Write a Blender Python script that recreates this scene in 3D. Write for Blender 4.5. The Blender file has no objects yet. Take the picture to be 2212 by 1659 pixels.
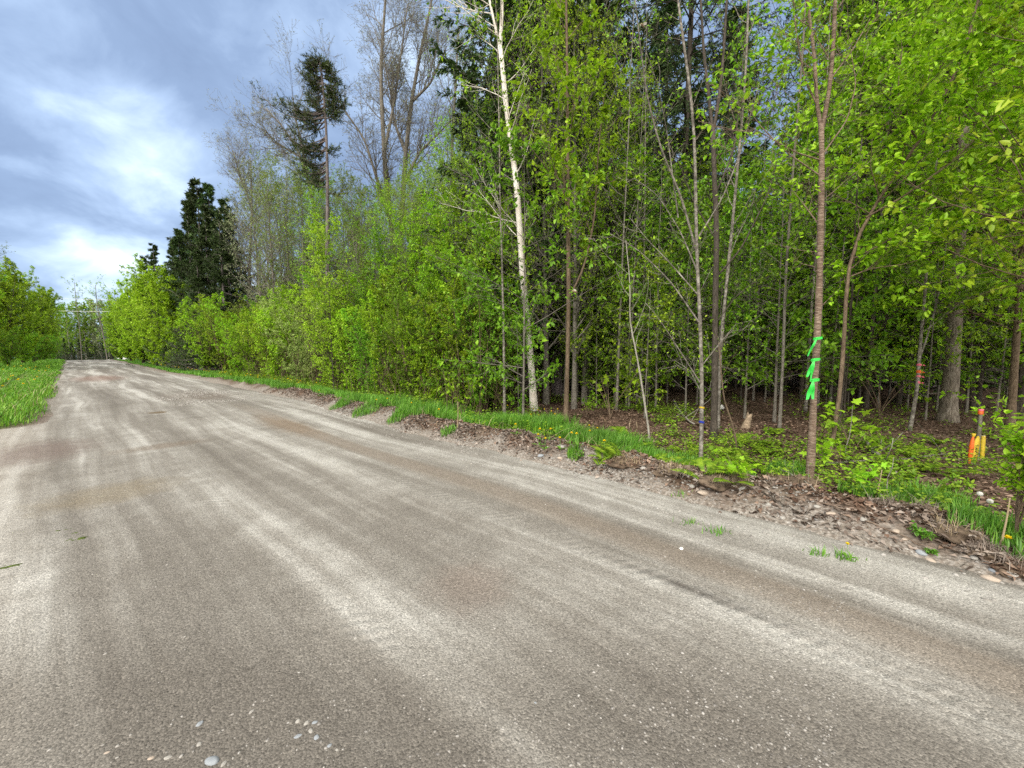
import bpy, math
import numpy as np
from mathutils import Vector

SC = bpy.context.scene
COL = SC.collection
RNG = np.random.default_rng(11)
R = math.radians

# ------------------------------------------------------------------ camera
CAMZ, PITCH, FPX = 1.6, R(5.0), 851.6          # FPX: focal length in pixels of a 2212 x 1659 picture
cam = bpy.data.cameras.new("camera"); cam.lens = 13.86; cam.sensor_width = 36.0
cam.clip_start = 0.05; cam.clip_end = 3000.0
co = bpy.data.objects.new("camera", cam); COL.objects.link(co)
co.location = (0, 0, CAMZ); co.rotation_euler = (R(90) - PITCH, 0, 0)
SC.camera = co
# ------------------------------------------------------------------ render look
SC.view_settings.view_transform = 'Standard'; SC.view_settings.look = 'None'
SC.view_settings.exposure = 1.2; SC.view_settings.gamma = 1.0
SC.render.engine = 'CYCLES'
cy = SC.cycles
cy.max_bounces = 4; cy.diffuse_bounces = 2; cy.transmission_bounces = 2; cy.glossy_bounces = 2; cy.transparent_max_bounces = 4
cy.caustics_reflective = False; cy.caustics_refractive = False
cy.sample_clamp_indirect = 4.0
cy.use_denoising = False
# ------------------------------------------------------------------ sky and sun
SUN_EL, SUN_AZ = R(40), R(212)                  # azimuth clockwise from +Y: behind the camera, to the left
def sky_world():
    w = bpy.data.worlds.new("World"); SC.world = w; w.use_nodes = True
    nt = w.node_tree; N = nt.nodes; L = nt.links; N.clear()
    def n(t, **k):
        x = N.new(t)
        for a, v in k.items(): setattr(x, a, v)
        return x
    def math_(op, a, b=None, c=None):
        x = n('ShaderNodeMath', operation=op)
        for i, v in enumerate((a, b, c)):
            if v is None: continue
            if isinstance(v, (int, float)): x.inputs[i].default_value = v
            else: L.new(v, x.inputs[i])
        return x.outputs[0]
    def ramp(fac, stops, interp='EASE'):
        x = n('ShaderNodeValToRGB'); r = x.color_ramp; r.interpolation = interp
        while len(r.elements) < len(stops): r.elements.new(0.5)
        for e, (p, c) in zip(r.elements, stops):
            e.position = p; e.color = (c[0], c[1], c[2], 1) if not isinstance(c, (int, float)) else (c, c, c, 1)
        L.new(fac, x.inputs[0]); return x.outputs[0]
    tc = n('ShaderNodeTexCoord'); sp = n('ShaderNodeSeparateXYZ'); L.new(tc.outputs['Generated'], sp.inputs[0])
    dx, dy, dz = sp.outputs
    zc = math_('ADD', math_('MAXIMUM', dz, 0.0), 0.45)
    cx = math_('DIVIDE', dx, zc); cyy = math_('DIVIDE', dy, zc)
    cb = n('ShaderNodeCombineXYZ'); L.new(cx, cb.inputs[0]); L.new(cyy, cb.inputs[1])
    def noise(scale, det, rough, dist, off):
        mp = n('ShaderNodeMapping'); L.new(cb.outputs[0], mp.inputs[0])
        mp.inputs['Location'].default_value = off; mp.inputs['Scale'].default_value = scale
        t = n('ShaderNodeTexNoise'); L.new(mp.outputs[0], t.inputs['Vector'])
        t.inputs['Scale'].default_value = 1.0; t.inputs['Detail'].default_value = det
        t.inputs['Roughness'].default_value = rough; t.inputs['Distortion'].default_value = dist
        return t.outputs[0]
    big = noise((1.7, 1.7, 1), 4.0, 0.5, 0.3, (2.3, 4.1, 0))
    fine = noise((5.2, 5.2, 1), 7.0, 0.58, 0.35, (7.7, 1.2, 3))
    # layers of cloud by height above the horizon
    band = ramp(dz, [(0.0, 0.42), (0.09, 0.44), (0.11, 0.62), (0.15, 0.72), (0.185, 0.46), (0.225, 0.22), (0.29, 0.30), (0.40, 0.38), (0.48, 0.30), (0.56, 0.36), (0.75, 0.5), (1.0, 0.6)])
    v = math_('ADD', math_('MULTIPLY', math_('SUBTRACT', big, 0.5), 1.75), math_('MULTIPLY', math_('SUBTRACT', fine, 0.5), 0.95))
    v = math_('ADD', v, band)
    cloud = ramp(v, [(0.0, (1.75, 2.45, 3.9)), (0.3, (2.35, 3.25, 4.95)), (0.5, (3.5, 4.65, 6.6)), (0.68, (5.4, 6.7, 8.4)), (0.85, (7.8, 8.8, 9.8)), (1.0, (9.4, 9.8, 10.2))], 'LINEAR')
    # unseen sky overhead and behind the camera, brightened to light road and foliage
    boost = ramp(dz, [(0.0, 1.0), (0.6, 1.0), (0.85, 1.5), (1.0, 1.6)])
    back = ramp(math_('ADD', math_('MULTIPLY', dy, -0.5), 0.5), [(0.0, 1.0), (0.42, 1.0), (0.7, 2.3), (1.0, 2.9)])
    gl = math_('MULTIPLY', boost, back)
    # ... and warmed, so that this added light is less blue
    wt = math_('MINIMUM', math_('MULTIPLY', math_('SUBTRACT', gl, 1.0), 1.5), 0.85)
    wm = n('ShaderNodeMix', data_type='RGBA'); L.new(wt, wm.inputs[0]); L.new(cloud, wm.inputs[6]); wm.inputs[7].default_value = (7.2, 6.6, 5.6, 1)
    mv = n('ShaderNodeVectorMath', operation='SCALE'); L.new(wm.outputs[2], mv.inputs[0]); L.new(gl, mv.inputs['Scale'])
    sky = n('ShaderNodeTexSky', sky_type='NISHITA'); sky.sun_disc = False
    sky.sun_elevation = SUN_EL; sky.sun_rotation = SUN_AZ; sky.altitude = 200
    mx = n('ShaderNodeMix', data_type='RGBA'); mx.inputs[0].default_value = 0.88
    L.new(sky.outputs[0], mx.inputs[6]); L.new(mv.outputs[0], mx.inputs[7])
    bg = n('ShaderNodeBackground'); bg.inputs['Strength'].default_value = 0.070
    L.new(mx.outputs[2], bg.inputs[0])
    out = n('ShaderNodeOutputWorld'); L.new(bg.outputs[0], out.inputs[0])
sky_world()
sl = bpy.data.lights.new("sun", 'SUN'); sl.energy = 1.5; sl.angle = R(14); sl.color = (1.0, 0.95, 0.87)
so = bpy.data.objects.new("sun", sl); COL.objects.link(so)
sd = Vector((math.sin(SUN_AZ) * math.cos(SUN_EL), math.cos(SUN_AZ) * math.cos(SUN_EL), math.sin(SUN_EL)))
so.rotation_euler = (-sd).to_track_quat('-Z', 'Y').to_euler(); so.location = sd * 60

# ------------------------------------------------------------------ frames of reference
TH = R(48.2)                                    # the road runs 48 degrees to the left of the view axis
NV = np.array([math.cos(TH), math.sin(TH)])     # t: across the road, to its right
UV = np.array([-math.sin(TH), math.cos(TH)])    # s: along the road
def ts(x, y): return x * NV[0] + y * NV[1], x * UV[0] + y * UV[1]
def xy(t, s): return t * NV[0] + s * UV[0], t * NV[1] + s * UV[1]
_cp, _sp = math.cos(PITCH), math.sin(PITCH)
def pix_ray(px, py):
    a, b = (px - 1106.0) / FPX, (829.5 - py) / FPX
    return np.array([a, _cp + b * _sp, -_sp + b * _cp])
def at_depth(px, py, Y):
    d = pix_ray(px, py); return np.array([0, 0, CAMZ]) + d * (Y / d[1])
def column(px, Y, z=0.0): return (px - 1106.0) / FPX * (Y * _cp + (CAMZ - z) * _sp)
def pix_of(p):
    x, y, z = p[0], p[1], p[2] - CAMZ
    dep = y * _cp - z * _sp
    return 1106 + FPX * x / dep, 829.5 - FPX * (y * _sp + z * _cp) / dep

_LAT = np.random.default_rng(3).random((256, 256))
def vnoise(x, y):
    x = np.asarray(x, float); y = np.asarray(y, float)
    xi = np.floor(x).astype(int); yi = np.floor(y).astype(int)
    fx = x - xi; fy = y - yi; fx = fx * fx * (3 - 2 * fx); fy = fy * fy * (3 - 2 * fy)
    g = lambda i, j: _LAT[i & 255, j & 255]
    return (g(xi, yi) * (1 - fx) + g(xi + 1, yi) * fx) * (1 - fy) + (g(xi, yi + 1) * (1 - fx) + g(xi + 1, yi + 1) * fx) * fy
def fbm(x, y, o=4):
    a, v, n = 0.5, 0.0, 0.0
    for i in range(o):
        v = v + a * vnoise(x * 2 ** i + 17.3 * i, y * 2 ** i + 5.1 * i); n += a; a *= 0.5
    return v / n
def sstep(a, b, x):
    u = np.clip((x - a) / (b - a), 0, 1); return u * u * (3 - 2 * u)
def edge_right(s): return 4.25 + 0.5 * sstep(6, 14, s) - 0.5 * sstep(22, 40, s) + 0.35 * (fbm(s * 0.5, s * 0 + 3.3) - 0.5) + 0.12 * (vnoise(s * 2.3, s * 0 + 9) - 0.5)
def edge_left(s):
    far = -0.45 + 0.3 * (fbm(s * 0.4, s * 0 + 8.1) - 0.5)
    return far - 26.0 * (1 - sstep(9.2, 13.4, s)) ** 1.3
def road_z(t, s):
    z = 0.05 * (fbm(t * 0.35 + 40, s * 0.12) - 0.5) - 0.04 * ((t - 2) / 2.5) ** 2 * sstep(14, 20, s) * (np.abs(t - 2) < 4)
    z = z + 0.026 * (fbm(t * 2.4, s * 0.30 + 7, 3) - 0.5) + 0.012 * (fbm(t * 1.6 + 31, s * 1.6 + 7, 3) - 0.5)
    z = z - 0.022 * np.exp(-((t - 1.7) / 0.2) ** 2 - ((s - 1.92) / 0.22) ** 2) - 0.03 * np.exp(-((t - 2.9) / 0.8) ** 2 - ((s - 17.2) / 1.2) ** 2)
    return z + crest(s)
def crest(s):
    u = np.maximum(s - 86, 0)
    return -np.minimum(0.0012 * u * u, 0.04 * u) * (u < 1e9) - 0.0
def ground_z(x, y):
    t, s = ts(np.asarray(x, float), np.asarray(y, float)); return ground_ts(t, s)
def ground_ts(t, s):
    t = np.asarray(t, float); s = np.asarray(s, float)
    er, el = edge_right(s), edge_left(s)
    z = road_z(t, s)
    near = 1 - 0.6 * sstep(18, 40, s)
    a = t - er
    berm = 0.20 * np.exp(-((a - 0.55) / 0.38) ** 2) * (0.35 + 1.1 * fbm(t * 0.9 + 5, s * 0.9, 3)) * near
    clod = 0.13 * sstep(0.0, 0.4, a) * (1 - sstep(1.0, 1.8, a)) * (fbm(t * 3.1, s * 3.1 + 20, 4) - 0.42) * near
    floor = sstep(0.7, 2.2, a) * (-0.10 + 0.22 * (fbm(t * 0.45, s * 0.45 + 50, 4) - 0.45)) + 0.012 * np.maximum(a - 4, 0) * (a < 60) + 0.67 * (a >= 60)
    z = z + np.where(a > 0, berm + clod + floor, 0)
    b = el - t
    lz = sstep(0, 0.7, b) * 0.10 + 0.10 * sstep(1, 4, b) + sstep(0, 1, b) * 0.10 * (fbm(t * 0.8, s * 0.8 + 90, 3) - 0.5) + 0.02 * np.maximum(b - 3, 0) * (b < 40) + 0.74 * (b >= 40)
    return z + np.where(b > 0, lz, 0)
def ground_pixel(px, py):
    d = pix_ray(px, py); k = 8.0
    for _ in range(40):
        p = np.array([0, 0, CAMZ]) + d * k
        g = float(ground_z(p[0], p[1])); k = k + 0.6 * ((CAMZ - g) / max(-d[2], 1e-3) - k)
    p = np.array([0, 0, CAMZ]) + d * k; p[2] = float(ground_z(p[0], p[1])); return p

# ------------------------------------------------------------------ mesh building
def build(name, V, F, mats, parent=None, loc=None, smooth=False, midx=None):
    """V (n,3); F a list of integer arrays (m,k), all becoming one mesh."""
    me = bpy.data.meshes.new(name)
    V = np.ascontiguousarray(V, np.float32); F = [np.asarray(f, np.int32) for f in F if len(f)]
    me.vertices.add(len(V)); me.vertices.foreach_set('co', V.ravel())
    nl = sum(f.size for f in F); nf = sum(len(f) for f in F)
    me.loops.add(nl); me.polygons.add(nf)
    me.loops.foreach_set('vertex_index', np.concatenate([f.ravel() for f in F]))
    tot = np.concatenate([np.full(len(f), f.shape[1], np.int32) for f in F])
    st = np.concatenate([[0], np.cumsum(tot)[:-1]]).astype(np.int32)
    me.polygons.foreach_set('loop_start', st)
    try: me.polygons.foreach_set('loop_total', tot)
    except Exception: pass
    if smooth: me.polygons.foreach_set('use_smooth', np.ones(nf, bool))
    for m in (mats if isinstance(mats, (list, tuple)) else [mats]): me.materials.append(m)
    if midx is not None: me.polygons.foreach_set('material_index', np.asarray(midx, np.int32))
    me.update(calc_edges=True)
    o = bpy.data.objects.new(name, me); COL.objects.link(o)
    if parent is not None: o.parent = parent
    if loc is not None: o.location = loc
    return o
class Bag:
    def __init__(s): s.V = []; s.F = []; s.n = 0
    def add(s, V, F):
        V = np.asarray(V, float).reshape(-1, 3)
        s.V.append(V); s.F += [np.asarray(f) + s.n for f in F if len(f)]; s.n += len(V)
    def out(s): return np.concatenate(s.V), s.F
    def put(s, name, mats, parent=None, off=None, smooth=False, loc=None):
        V, F = s.out()
        if off is not None: V = V - np.asarray(off)
        return build(name, V, F, mats, parent, loc, smooth)
def norm(v): return v / np.maximum(np.linalg.norm(v, axis=-1, keepdims=True), 1e-9)
def tubes(P, Rr, m):
    """P (B,K,3), Rr (B,K) -> ring tubes with m sides."""
    B, K, _ = P.shape
    T = norm(np.gradient(P, axis=1)) if K > 2 else norm(np.repeat((P[:, 1:] - P[:, :1]), 2, axis=1))
    mean = norm(P[:, -1] - P[:, 0]); ref = np.where(np.abs(mean[:, 2:3]) > 0.8, np.array([[1.0, 0.2, 0]]), np.array([[0, 0.1, 1.0]]))
    n1 = norm(np.cross(T, ref[:, None, :])); n2 = np.cross(T, n1)
    a = np.arange(m) * 2 * math.pi / m
    V = P[:, :, None, :] + Rr[:, :, None, None] * (n1[:, :, None, :] * np.cos(a)[:, None] + n2[:, :, None, :] * np.sin(a)[:, None])
    i = np.arange(B * K * m).reshape(B, K, m)
    q = np.stack([i[:, :-1], np.roll(i, -1, 2)[:, :-1], np.roll(i, -1, 2)[:, 1:], i[:, 1:]], -1).reshape(-1, 4)
    caps = [i[:, -1, ::1].reshape(B, m)]
    return V.reshape(-1, 3), [q] + caps
def resample(pts, K):
    pts = np.asarray(pts, float); d = np.concatenate([[0], np.cumsum(np.linalg.norm(np.diff(pts, axis=0), axis=1))])
    u = np.linspace(0, d[-1], K)
    p = np.stack([np.interp(u, d, pts[:, k]) for k in range(pts.shape[1])], 1)
    if K > 4:
        q = p.copy(); q[1:-1] = 0.25 * p[:-2] + 0.5 * p[1:-1] + 0.25 * p[2:]; p = q
    return p
def spawn(rng, par, prad, n, t0, t1, ang, angsd, L, Lsd=0.2, up=0.2, wig=0.25, K=5, rr=0.55, taper=0.25, prof=None, flat=1.0, rmax=None, bias=None):
    B, Kp = par.shape[:2]
    idx = np.repeat(np.arange(B), n); M = len(idx)
    t = t0 + (t1 - t0) * (np.tile(np.arange(n), B) + rng.random(M)) / n
    f = np.clip(t, 0, 0.9999) * (Kp - 1); i = f.astype(int); w = (f - i)[:, None]
    p0 = par[idx, i] * (1 - w) + par[idx, i + 1] * w; tan = norm(par[idx, i + 1] - par[idx, i])
    r = prad[idx, i] * (1 - w[:, 0]) + prad[idx, i + 1] * w[:, 0]
    Ln = L * (prof(t) if prof is not None else 1.0)
    if isinstance(Ln, (int, float)): Ln = np.full(M, float(Ln))
    if Ln.shape[0] != M: Ln = Ln[idx]
    Ln = Ln * np.clip(1 + Lsd * rng.standard_normal(M), 0.35, 1.8)
    v = rng.standard_normal((M, 3))
    if bias is not None: v = v + np.asarray(bias)
    v = v - (v * tan).sum(1, keepdims=True) * tan; v[:, 2] *= flat; v = norm(v)
    a = np.radians(ang + angsd * rng.standard_normal(M))[:, None]
    d = np.cos(a) * tan + np.sin(a) * v
    P = np.empty((M, K, 3)); P[:, 0] = p0
    for k in range(1, K):
        d = d + wig * rng.standard_normal((M, 3)) / math.sqrt(K); d[:, 2] += up / (K - 1); d = norm(d)
        P[:, k] = P[:, k - 1] + d * (Ln / (K - 1))[:, None]
    r0 = np.minimum(r * rr, 1e9 if rmax is None else rmax)
    return P, r0[:, None] * np.linspace(1, taper, K)[None], t
def along(rng, P, n, t0=0.2, t1=1.0):
    B, K = P.shape[:2]; idx = np.repeat(np.arange(B), n)
    t = t0 + (t1 - t0) * rng.random(len(idx)); f = np.clip(t, 0, 0.9999) * (K - 1); i = f.astype(int); w = (f - i)[:, None]
    return P[idx, i] * (1 - w) + P[idx, i + 1] * w, norm(P[idx, i + 1] - P[idx, i])
def leaf_dirs(rng, tan, spread=0.9, droop=-0.15, tilt=0.55):
    M = len(tan); v = rng.standard_normal((M, 3)); v = norm(v - (v * tan).sum(1, keepdims=True) * tan)
    d = norm(tan * 0.5 + v * spread + np.array([0, 0, droop]))
    n = np.array([0, 0, 1.0]) + tilt * rng.standard_normal((M, 3)); n = norm(n - (n * d).sum(1, keepdims=True) * d)
    return d, n
def kites(p, d, n, L, W, fold=0.12, curl=0.1):
    s = np.cross(d, n); L = L[:, None]; W = W[:, None]
    l = p + d * L * 0.42 + s * W * 0.5 + n * W * fold; r = p + d * L * 0.42 - s * W * 0.5 + n * W * fold
    V = np.stack([p, l, p + d * L - n * L * curl, r], 1).reshape(-1, 3)
    return V, [np.arange(len(V)).reshape(-1, 4)]
def ovals(p, d, n, L, W, fold=0.15, curl=0.14):
    s = np.cross(d, n); L = L[:, None]; W = W[:, None]
    m = lambda u, w, k: p + d * L * u + s * W * w + n * (W * abs(w) * 2 * fold - L * curl * k)
    V = np.stack([p, m(.28, .46, 0), m(.66, .36, .35), m(1, 0, 1), m(.66, -.36, .35), m(.28, -.46, 0)], 1).reshape(-1, 3)
    i = np.arange(len(V)).reshape(-1, 6)
    return V, [i[:, [0, 1, 2, 3]], i[:, [3, 4, 5, 0]]]
_MAPLE = np.array([(0, 0), (.18, -.06), (.46, .02), (.30, .18), (.60, .50), (.28, .46), (.20, .58), (0, 1.05), (-.20, .58), (-.28, .46), (-.60, .50), (-.30, .18), (-.46, .02), (-.18, -.06)])
def maples(p, d, n, L, curl=0.18):
    s = np.cross(d, n); q = _MAPLE
    V = p[:, None] + L[:, None, None] * (d[:, None] * q[None, :, 1:2] + s[:, None] * q[None, :, 0:1] - n[:, None] * (curl * (q[None, :, 0:1] ** 2 * 1.6 + q[None, :, 1:2] ** 2 * 0.8)))
    k = len(q); i = np.arange(len(p) * k).reshape(-1, k)
    quads = [[0, 1, 2, 3], [0, 3, 4, 5], [0, 5, 6, 7], [0, 7, 8, 9], [0, 9, 10, 11], [0, 11, 12, 13]]
    return V.reshape(-1, 3), [i[:, x] for x in quads]

# ------------------------------------------------------------------ materials
class NT:
    def __init__(s, name):
        s.m = bpy.data.materials.new(name); s.m.use_nodes = True; s.t = s.m.node_tree; s.t.nodes.clear()
    def n(s, typ, **k):
        x = s.t.nodes.new(typ)
        for a, v in k.items(): setattr(x, a, v)
        return x
    def set(s, sock, v):
        if v is None: return
        if hasattr(v, 'is_linked') or hasattr(v, 'links'): s.t.links.new(v, sock)
        elif isinstance(v, (int, float)): sock.default_value = v
        else: sock.default_value = tuple(v) if len(sock.default_value) == len(v) else (*v, 1.0)
    def math(s, op, a, b=None, c=None, clamp=False):
        x = s.n('ShaderNodeMath', operation=op, use_clamp=clamp)
        for i, v in enumerate((a, b, c)): s.set(x.inputs[i], v)
        return x.outputs[0]
    def mapr(s, v, a, b, c=0.0, d=1.0):
        x = s.n('ShaderNodeMapRange'); x.clamp = True; s.set(x.inputs[0], v)
        for i, q in zip((1, 2, 3, 4), (a, b, c, d)): x.inputs[i].default_value = q
        return x.outputs[0]
    def mix(s, f, a, b, mode='MIX'):
        x = s.n('ShaderNodeMix', data_type='RGBA', blend_type=mode)
        s.set(x.inputs[0], f); s.set(x.inputs[6], a); s.set(x.inputs[7], b); return x.outputs[2]
    def ramp(s, f, stops, interp='LINEAR'):
        x = s.n('ShaderNodeValToRGB'); r = x.color_ramp; r.interpolation = interp
        while len(r.elements) < len(stops): r.elements.new(0.5)
        for e, (p, c) in zip(r.elements, stops): e.position = p; e.color = (c, c, c, 1) if isinstance(c, (int, float)) else (*c, 1)
        s.set(x.inputs[0], f); return x.outputs[0]
    def coord(s, which='Object', scale=(1, 1, 1), loc=(0, 0, 0)):
        tc = s.n('ShaderNodeTexCoord'); mp = s.n('ShaderNodeMapping'); s.t.links.new(tc.outputs[which], mp.inputs[0])
        mp.inputs['Scale'].default_value = scale; mp.inputs['Location'].default_value = loc; return mp.outputs[0]
    def noise(s, vec, scale, det=3.0, rough=0.5, dist=0.0):
        x = s.n('ShaderNodeTexNoise'); s.set(x.inputs['Vector'], vec); x.inputs['Scale'].default_value = scale
        x.inputs['Detail'].default_value = det; x.inputs['Roughness'].default_value = rough; x.inputs['Distortion'].default_value = dist
        return x.outputs[0]
    def voro(s, vec, scale, feature='F1', out='Distance', rnd=1.0):
        x = s.n('ShaderNodeTexVoronoi', feature=feature); s.set(x.inputs['Vector'], vec); x.inputs['Scale'].default_value = scale
        x.inputs['Randomness'].default_value = rnd; return x.outputs[out]
    def bump(s, h, strength, dist):
        x = s.n('ShaderNodeBump'); s.set(x.inputs['Height'], h); x.inputs['Strength'].default_value = strength; x.inputs['Distance'].default_value = dist
        return x.outputs[0]
    def end(s, color, rough=0.8, spec=0.2, normal=None, trans=0.0, tcol=None):
        p = s.n('ShaderNodeBsdfPrincipled'); s.set(p.inputs['Base Color'], color); s.set(p.inputs['Roughness'], rough)
        p.inputs['Specular IOR Level'].default_value = spec
        if normal is not None: s.set(p.inputs['Normal'], normal)
        sh = p.outputs[0]
        if trans > 0:
            t = s.n('ShaderNodeBsdfTranslucent'); s.set(t.inputs[0], tcol if tcol is not None else color)
            mx = s.n('ShaderNodeMixShader'); mx.inputs[0].default_value = trans
            s.t.links.new(sh, mx.inputs[1]); s.t.links.new(t.outputs[0], mx.inputs[2]); sh = mx.outputs[0]
        o = s.n('ShaderNodeOutputMaterial'); s.t.links.new(sh, o.inputs[0]); return s.m
def leaf_mat(name, dark, mid, light, trans=0.44, obj_var=0.25, rough=0.45, spec=0.3):
    t = NT(name); g = t.n('ShaderNodeNewGeometry'); oi = t.n('ShaderNodeObjectInfo')
    c = t.ramp(g.outputs['Random Per Island'], [(0.0, dark), (0.5, mid), (1.0, light)])
    hs = t.n('ShaderNodeHueSaturation'); t.set(hs.inputs['Color'], c)
    t.set(hs.inputs['Hue'], t.mapr(oi.outputs['Random'], 0, 1, 0.5 - 0.020 * obj_var * 4, 0.5 + 0.006 * obj_var * 4))
    sprig = t.mapr(t.noise(t.coord('Object'), 1.1, 3, 0.6), 0.3, 0.7, 0.72, 1.28)      # whole sprigs are older or fresher
    t.set(hs.inputs['Value'], t.math('MULTIPLY', sprig, t.mapr(oi.outputs['Random'], 0, 1, 1 - obj_var, 1 + obj_var)))
    return t.end(hs.outputs[0], rough, spec, None, trans)
def bark_mat(name, base, dark, light, vs=(9, 9, 2.2), scale=6, band=0.0):
    t = NT(name); v = t.coord('Object', vs)
    a = t.noise(v, scale, 4, 0.65, 0.6); b = t.noise(t.coord('Object', (1, 1, 1)), 5, 3)
    c = t.ramp(a, [(0.3, dark), (0.5, base), (0.72, light)])
    c = t.mix(t.mapr(b, 0.35, 0.75, 0, 0.6), c, dark)
    if band:
        h = t.noise(t.coord('Object', (2.5, 2.5, 34)), 3, 2, 0.6)
        c = t.mix(t.mapr(h, 0.52, 0.66, 0, band), c, light)
    return t.end(c, 0.85, 0.15, t.bump(a, 0.7, 0.02))
M = {}
M['lime'] = leaf_mat('lime_leaf', (.13, .28, .008), (.23, .45, .012), (.36, .57, .03))
M['bright'] = leaf_mat('bright_leaf', (.19, .37, .012), (.31, .54, .018), (.44, .64, .05))
M['green'] = leaf_mat('green_leaf', (.085, .21, .010), (.16, .36, .016), (.26, .47, .035))
M['olive'] = leaf_mat('olive_bud', (.11, .17, .02), (.17, .26, .025), (.25, .34, .045))
M['pale'] = leaf_mat('pale_leaf', (.22, .35, .07), (.31, .45, .11), (.40, .53, .17))
M['grey_bud'] = leaf_mat('grey_bud', (.16, .20, .09), (.24, .29, .14), (.34, .38, .22), 0.2)
M['needle'] = leaf_mat('spruce_needle', (.022, .050, .014), (.040, .080, .020), (.075, .13, .030), 0.1, 0.3, 0.6)
M['needle_y'] = leaf_mat('pine_needle', (.026, .055, .015), (.048, .090, .020), (.10, .15, .030), 0.12, 0.2, 0.6)
M['hedge_needle'] = leaf_mat('young_spruce_needle', (.022, .06, .014), (.045, .115, .022), (.10, .20, .035), 0.15, 0.2, 0.6)
M['maple'] = leaf_mat('maple_leaf', (.20, .42, .015), (.27, .54, .02), (.38, .62, .04))
M['grass'] = leaf_mat('grass_blade', (.06, .17, .014), (.105, .28, .024), (.21, .40, .055), 0.3, 0.05)
M['grass_far'] = leaf_mat('verge_grass_blade', (.07, .21, .012), (.13, .34, .018), (.27, .44, .06), 0.3, 0.05)
M['herb'] = leaf_mat('undergrowth_leaf', (.085, .18, .012), (.16, .30, .018), (.30, .43, .035), 0.35, 0.05)
M['litter'] = leaf_mat('fallen_leaf', (.070, .040, .026), (.145, .092, .064), (.30, .215, .16), 0.1, 0.05, 0.7, 0.2)
M['dusty'] = leaf_mat('dusty_leaf', (.12, .092, .074), (.215, .17, .138), (.36, .31, .265), 0.1, 0.05, 0.7, 0.2)
M['dry'] = leaf_mat('dry_stalk', (.22, .16, .09), (.32, .25, .15), (.42, .35, .22), 0.1, 0.05, 0.7)
M['bark_grey'] = bark_mat('grey_bark', (.17, .155, .13), (.075, .066, .055), (.30, .28, .245))
M['bark_dark'] = bark_mat('dark_bark', (.075, .062, .05), (.028, .024, .02), (.14, .12, .10))
M['bark_brown'] = bark_mat('brown_bark', (.15, .11, .075), (.065, .045, .03), (.25, .19, .13))
M['bark_cherry'] = bark_mat('cherry_bark', (.165, .115, .082), (.075, .052, .038), (.36, .29, .225), (4, 4, 17), 4, 0.45)
M['bark_pale'] = bark_mat('pale_bark', (.33, .31, .265), (.14, .125, .105), (.48, .46, .41))
M['bark_mottled'] = bark_mat('mottled_bark', (.20, .18, .15), (.05, .045, .04), (.42, .40, .36), (5, 5, 6), 3.2)
M['bark_spruce'] = bark_mat('spruce_bark', (.17, .145, .14), (.07, .058, .056), (.29, .26, .26), (5, 5, 9), 5)
M['bark_snag'] = bark_mat('weathered_bark', (.20, .17, .135), (.06, .05, .04), (.33, .30, .255), (7, 7, 1.2), 4)
def birch_mat():
    t = NT('birch_bark'); o = t.coord('Object')
    base = t.ramp(t.noise(o, 3.0, 4, 0.6), [(0.3, (.50, .44, .38)), (0.6, (.66, .62, .57)), (0.8, (.74, .72, .69))])
    lent = t.noise(t.coord('Object', (5, 5, 42)), 2.2, 2, 0.6)
    c = t.mix(t.mapr(lent, 0.66, 0.72, 0, 0.6), base, (.10, .085, .075))
    scar = t.noise(t.coord('Object', (4.5, 4.5, 7)), 1.7, 3, 0.55, 0.8)
    c = t.mix(t.mapr(scar, 0.69, 0.73, 0, 0.95), c, (.022, .019, .018))
    return t.end(c, 0.6, 0.25, t.bump(lent, 0.4, 0.008))
M['birch'] = birch_mat()
def plain(name, col, rough=0.6, spec=0.3, var=0.25, scale=40, trans=0.0):
    t = NT(name); a = t.noise(t.coord('Object'), scale, 3)
    d = tuple(x * (1 - var) for x in col); l = tuple(min(x * (1 + var), 1) for x in col)
    return t.end(t.ramp(a, [(0.3, d), (0.7, l)]), rough, spec, t.bump(a, 0.3, 0.005), trans)
M['ribbon'] = plain('lime_tape', (.06, .72, .10), 0.4, 0.4, 0.12, 20, 0.35)
M['pink'] = plain('pink_tape', (.62, .13, .19), 0.45, 0.3, 0.15)
M['orange'] = plain('orange_paint', (.60, .115, .02), 0.5, 0.3, 0.15)
M['yellow'] = plain('yellow_paint', (.50, .36, .025), 0.5, 0.3, 0.15)
M['blue'] = plain('blue_tape', (.015, .03, .28), 0.45, 0.3, 0.1)
M['post'] = plain('weathered_wood', (.16, .145, .115), 0.85, 0.1, 0.35, 30)
M['petal'] = plain('dandelion_yellow', (.90, .68, .012), 0.6, 0.2, 0.15, 200, 0.25)
M['seed'] = plain('seed_fluff', (.62, .62, .58), 0.9, 0.05, 0.15, 200, 0.4)
M['stalk'] = plain('green_stalk', (.12, .24, .05), 0.6, 0.2, 0.2)
M['stone'] = plain('grey_stone', (.30, .285, .26), 0.8, 0.2, 0.3, 14)
M['stone_warm'] = plain('warm_stone', (.36, .30, .245), 0.8, 0.2, 0.3, 14)
M['stone_blue'] = plain('blue_stone', (.24, .26, .28), 0.75, 0.25, 0.3, 14)
M['white'] = plain('white_paint', (.78, .78, .75), 0.6, 0.3, 0.08)
M['gravel_heap'] = plain('pale_crushed_stone', (.50, .49, .48), 0.9, 0.1, 0.35, 9)
M['wire'] = plain('cable_grey', (.55, .55, .52), 0.5, 0.4, 0.05)
M['soil'] = plain('turf_soil', (.11, .083, .06), 0.95, 0.05, 0.5, 18)
M['wood'] = plain('rotten_wood', (.24, .185, .13), 0.9, 0.1, 0.5, 22)
M['moss'] = plain('green_clod', (.055, .075, .02), 0.95, 0.05, 0.5, 40)
M['insect'] = plain('insect_brown', (.24, .17, .11), 0.7, 0.2, 0.4, 300)
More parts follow.
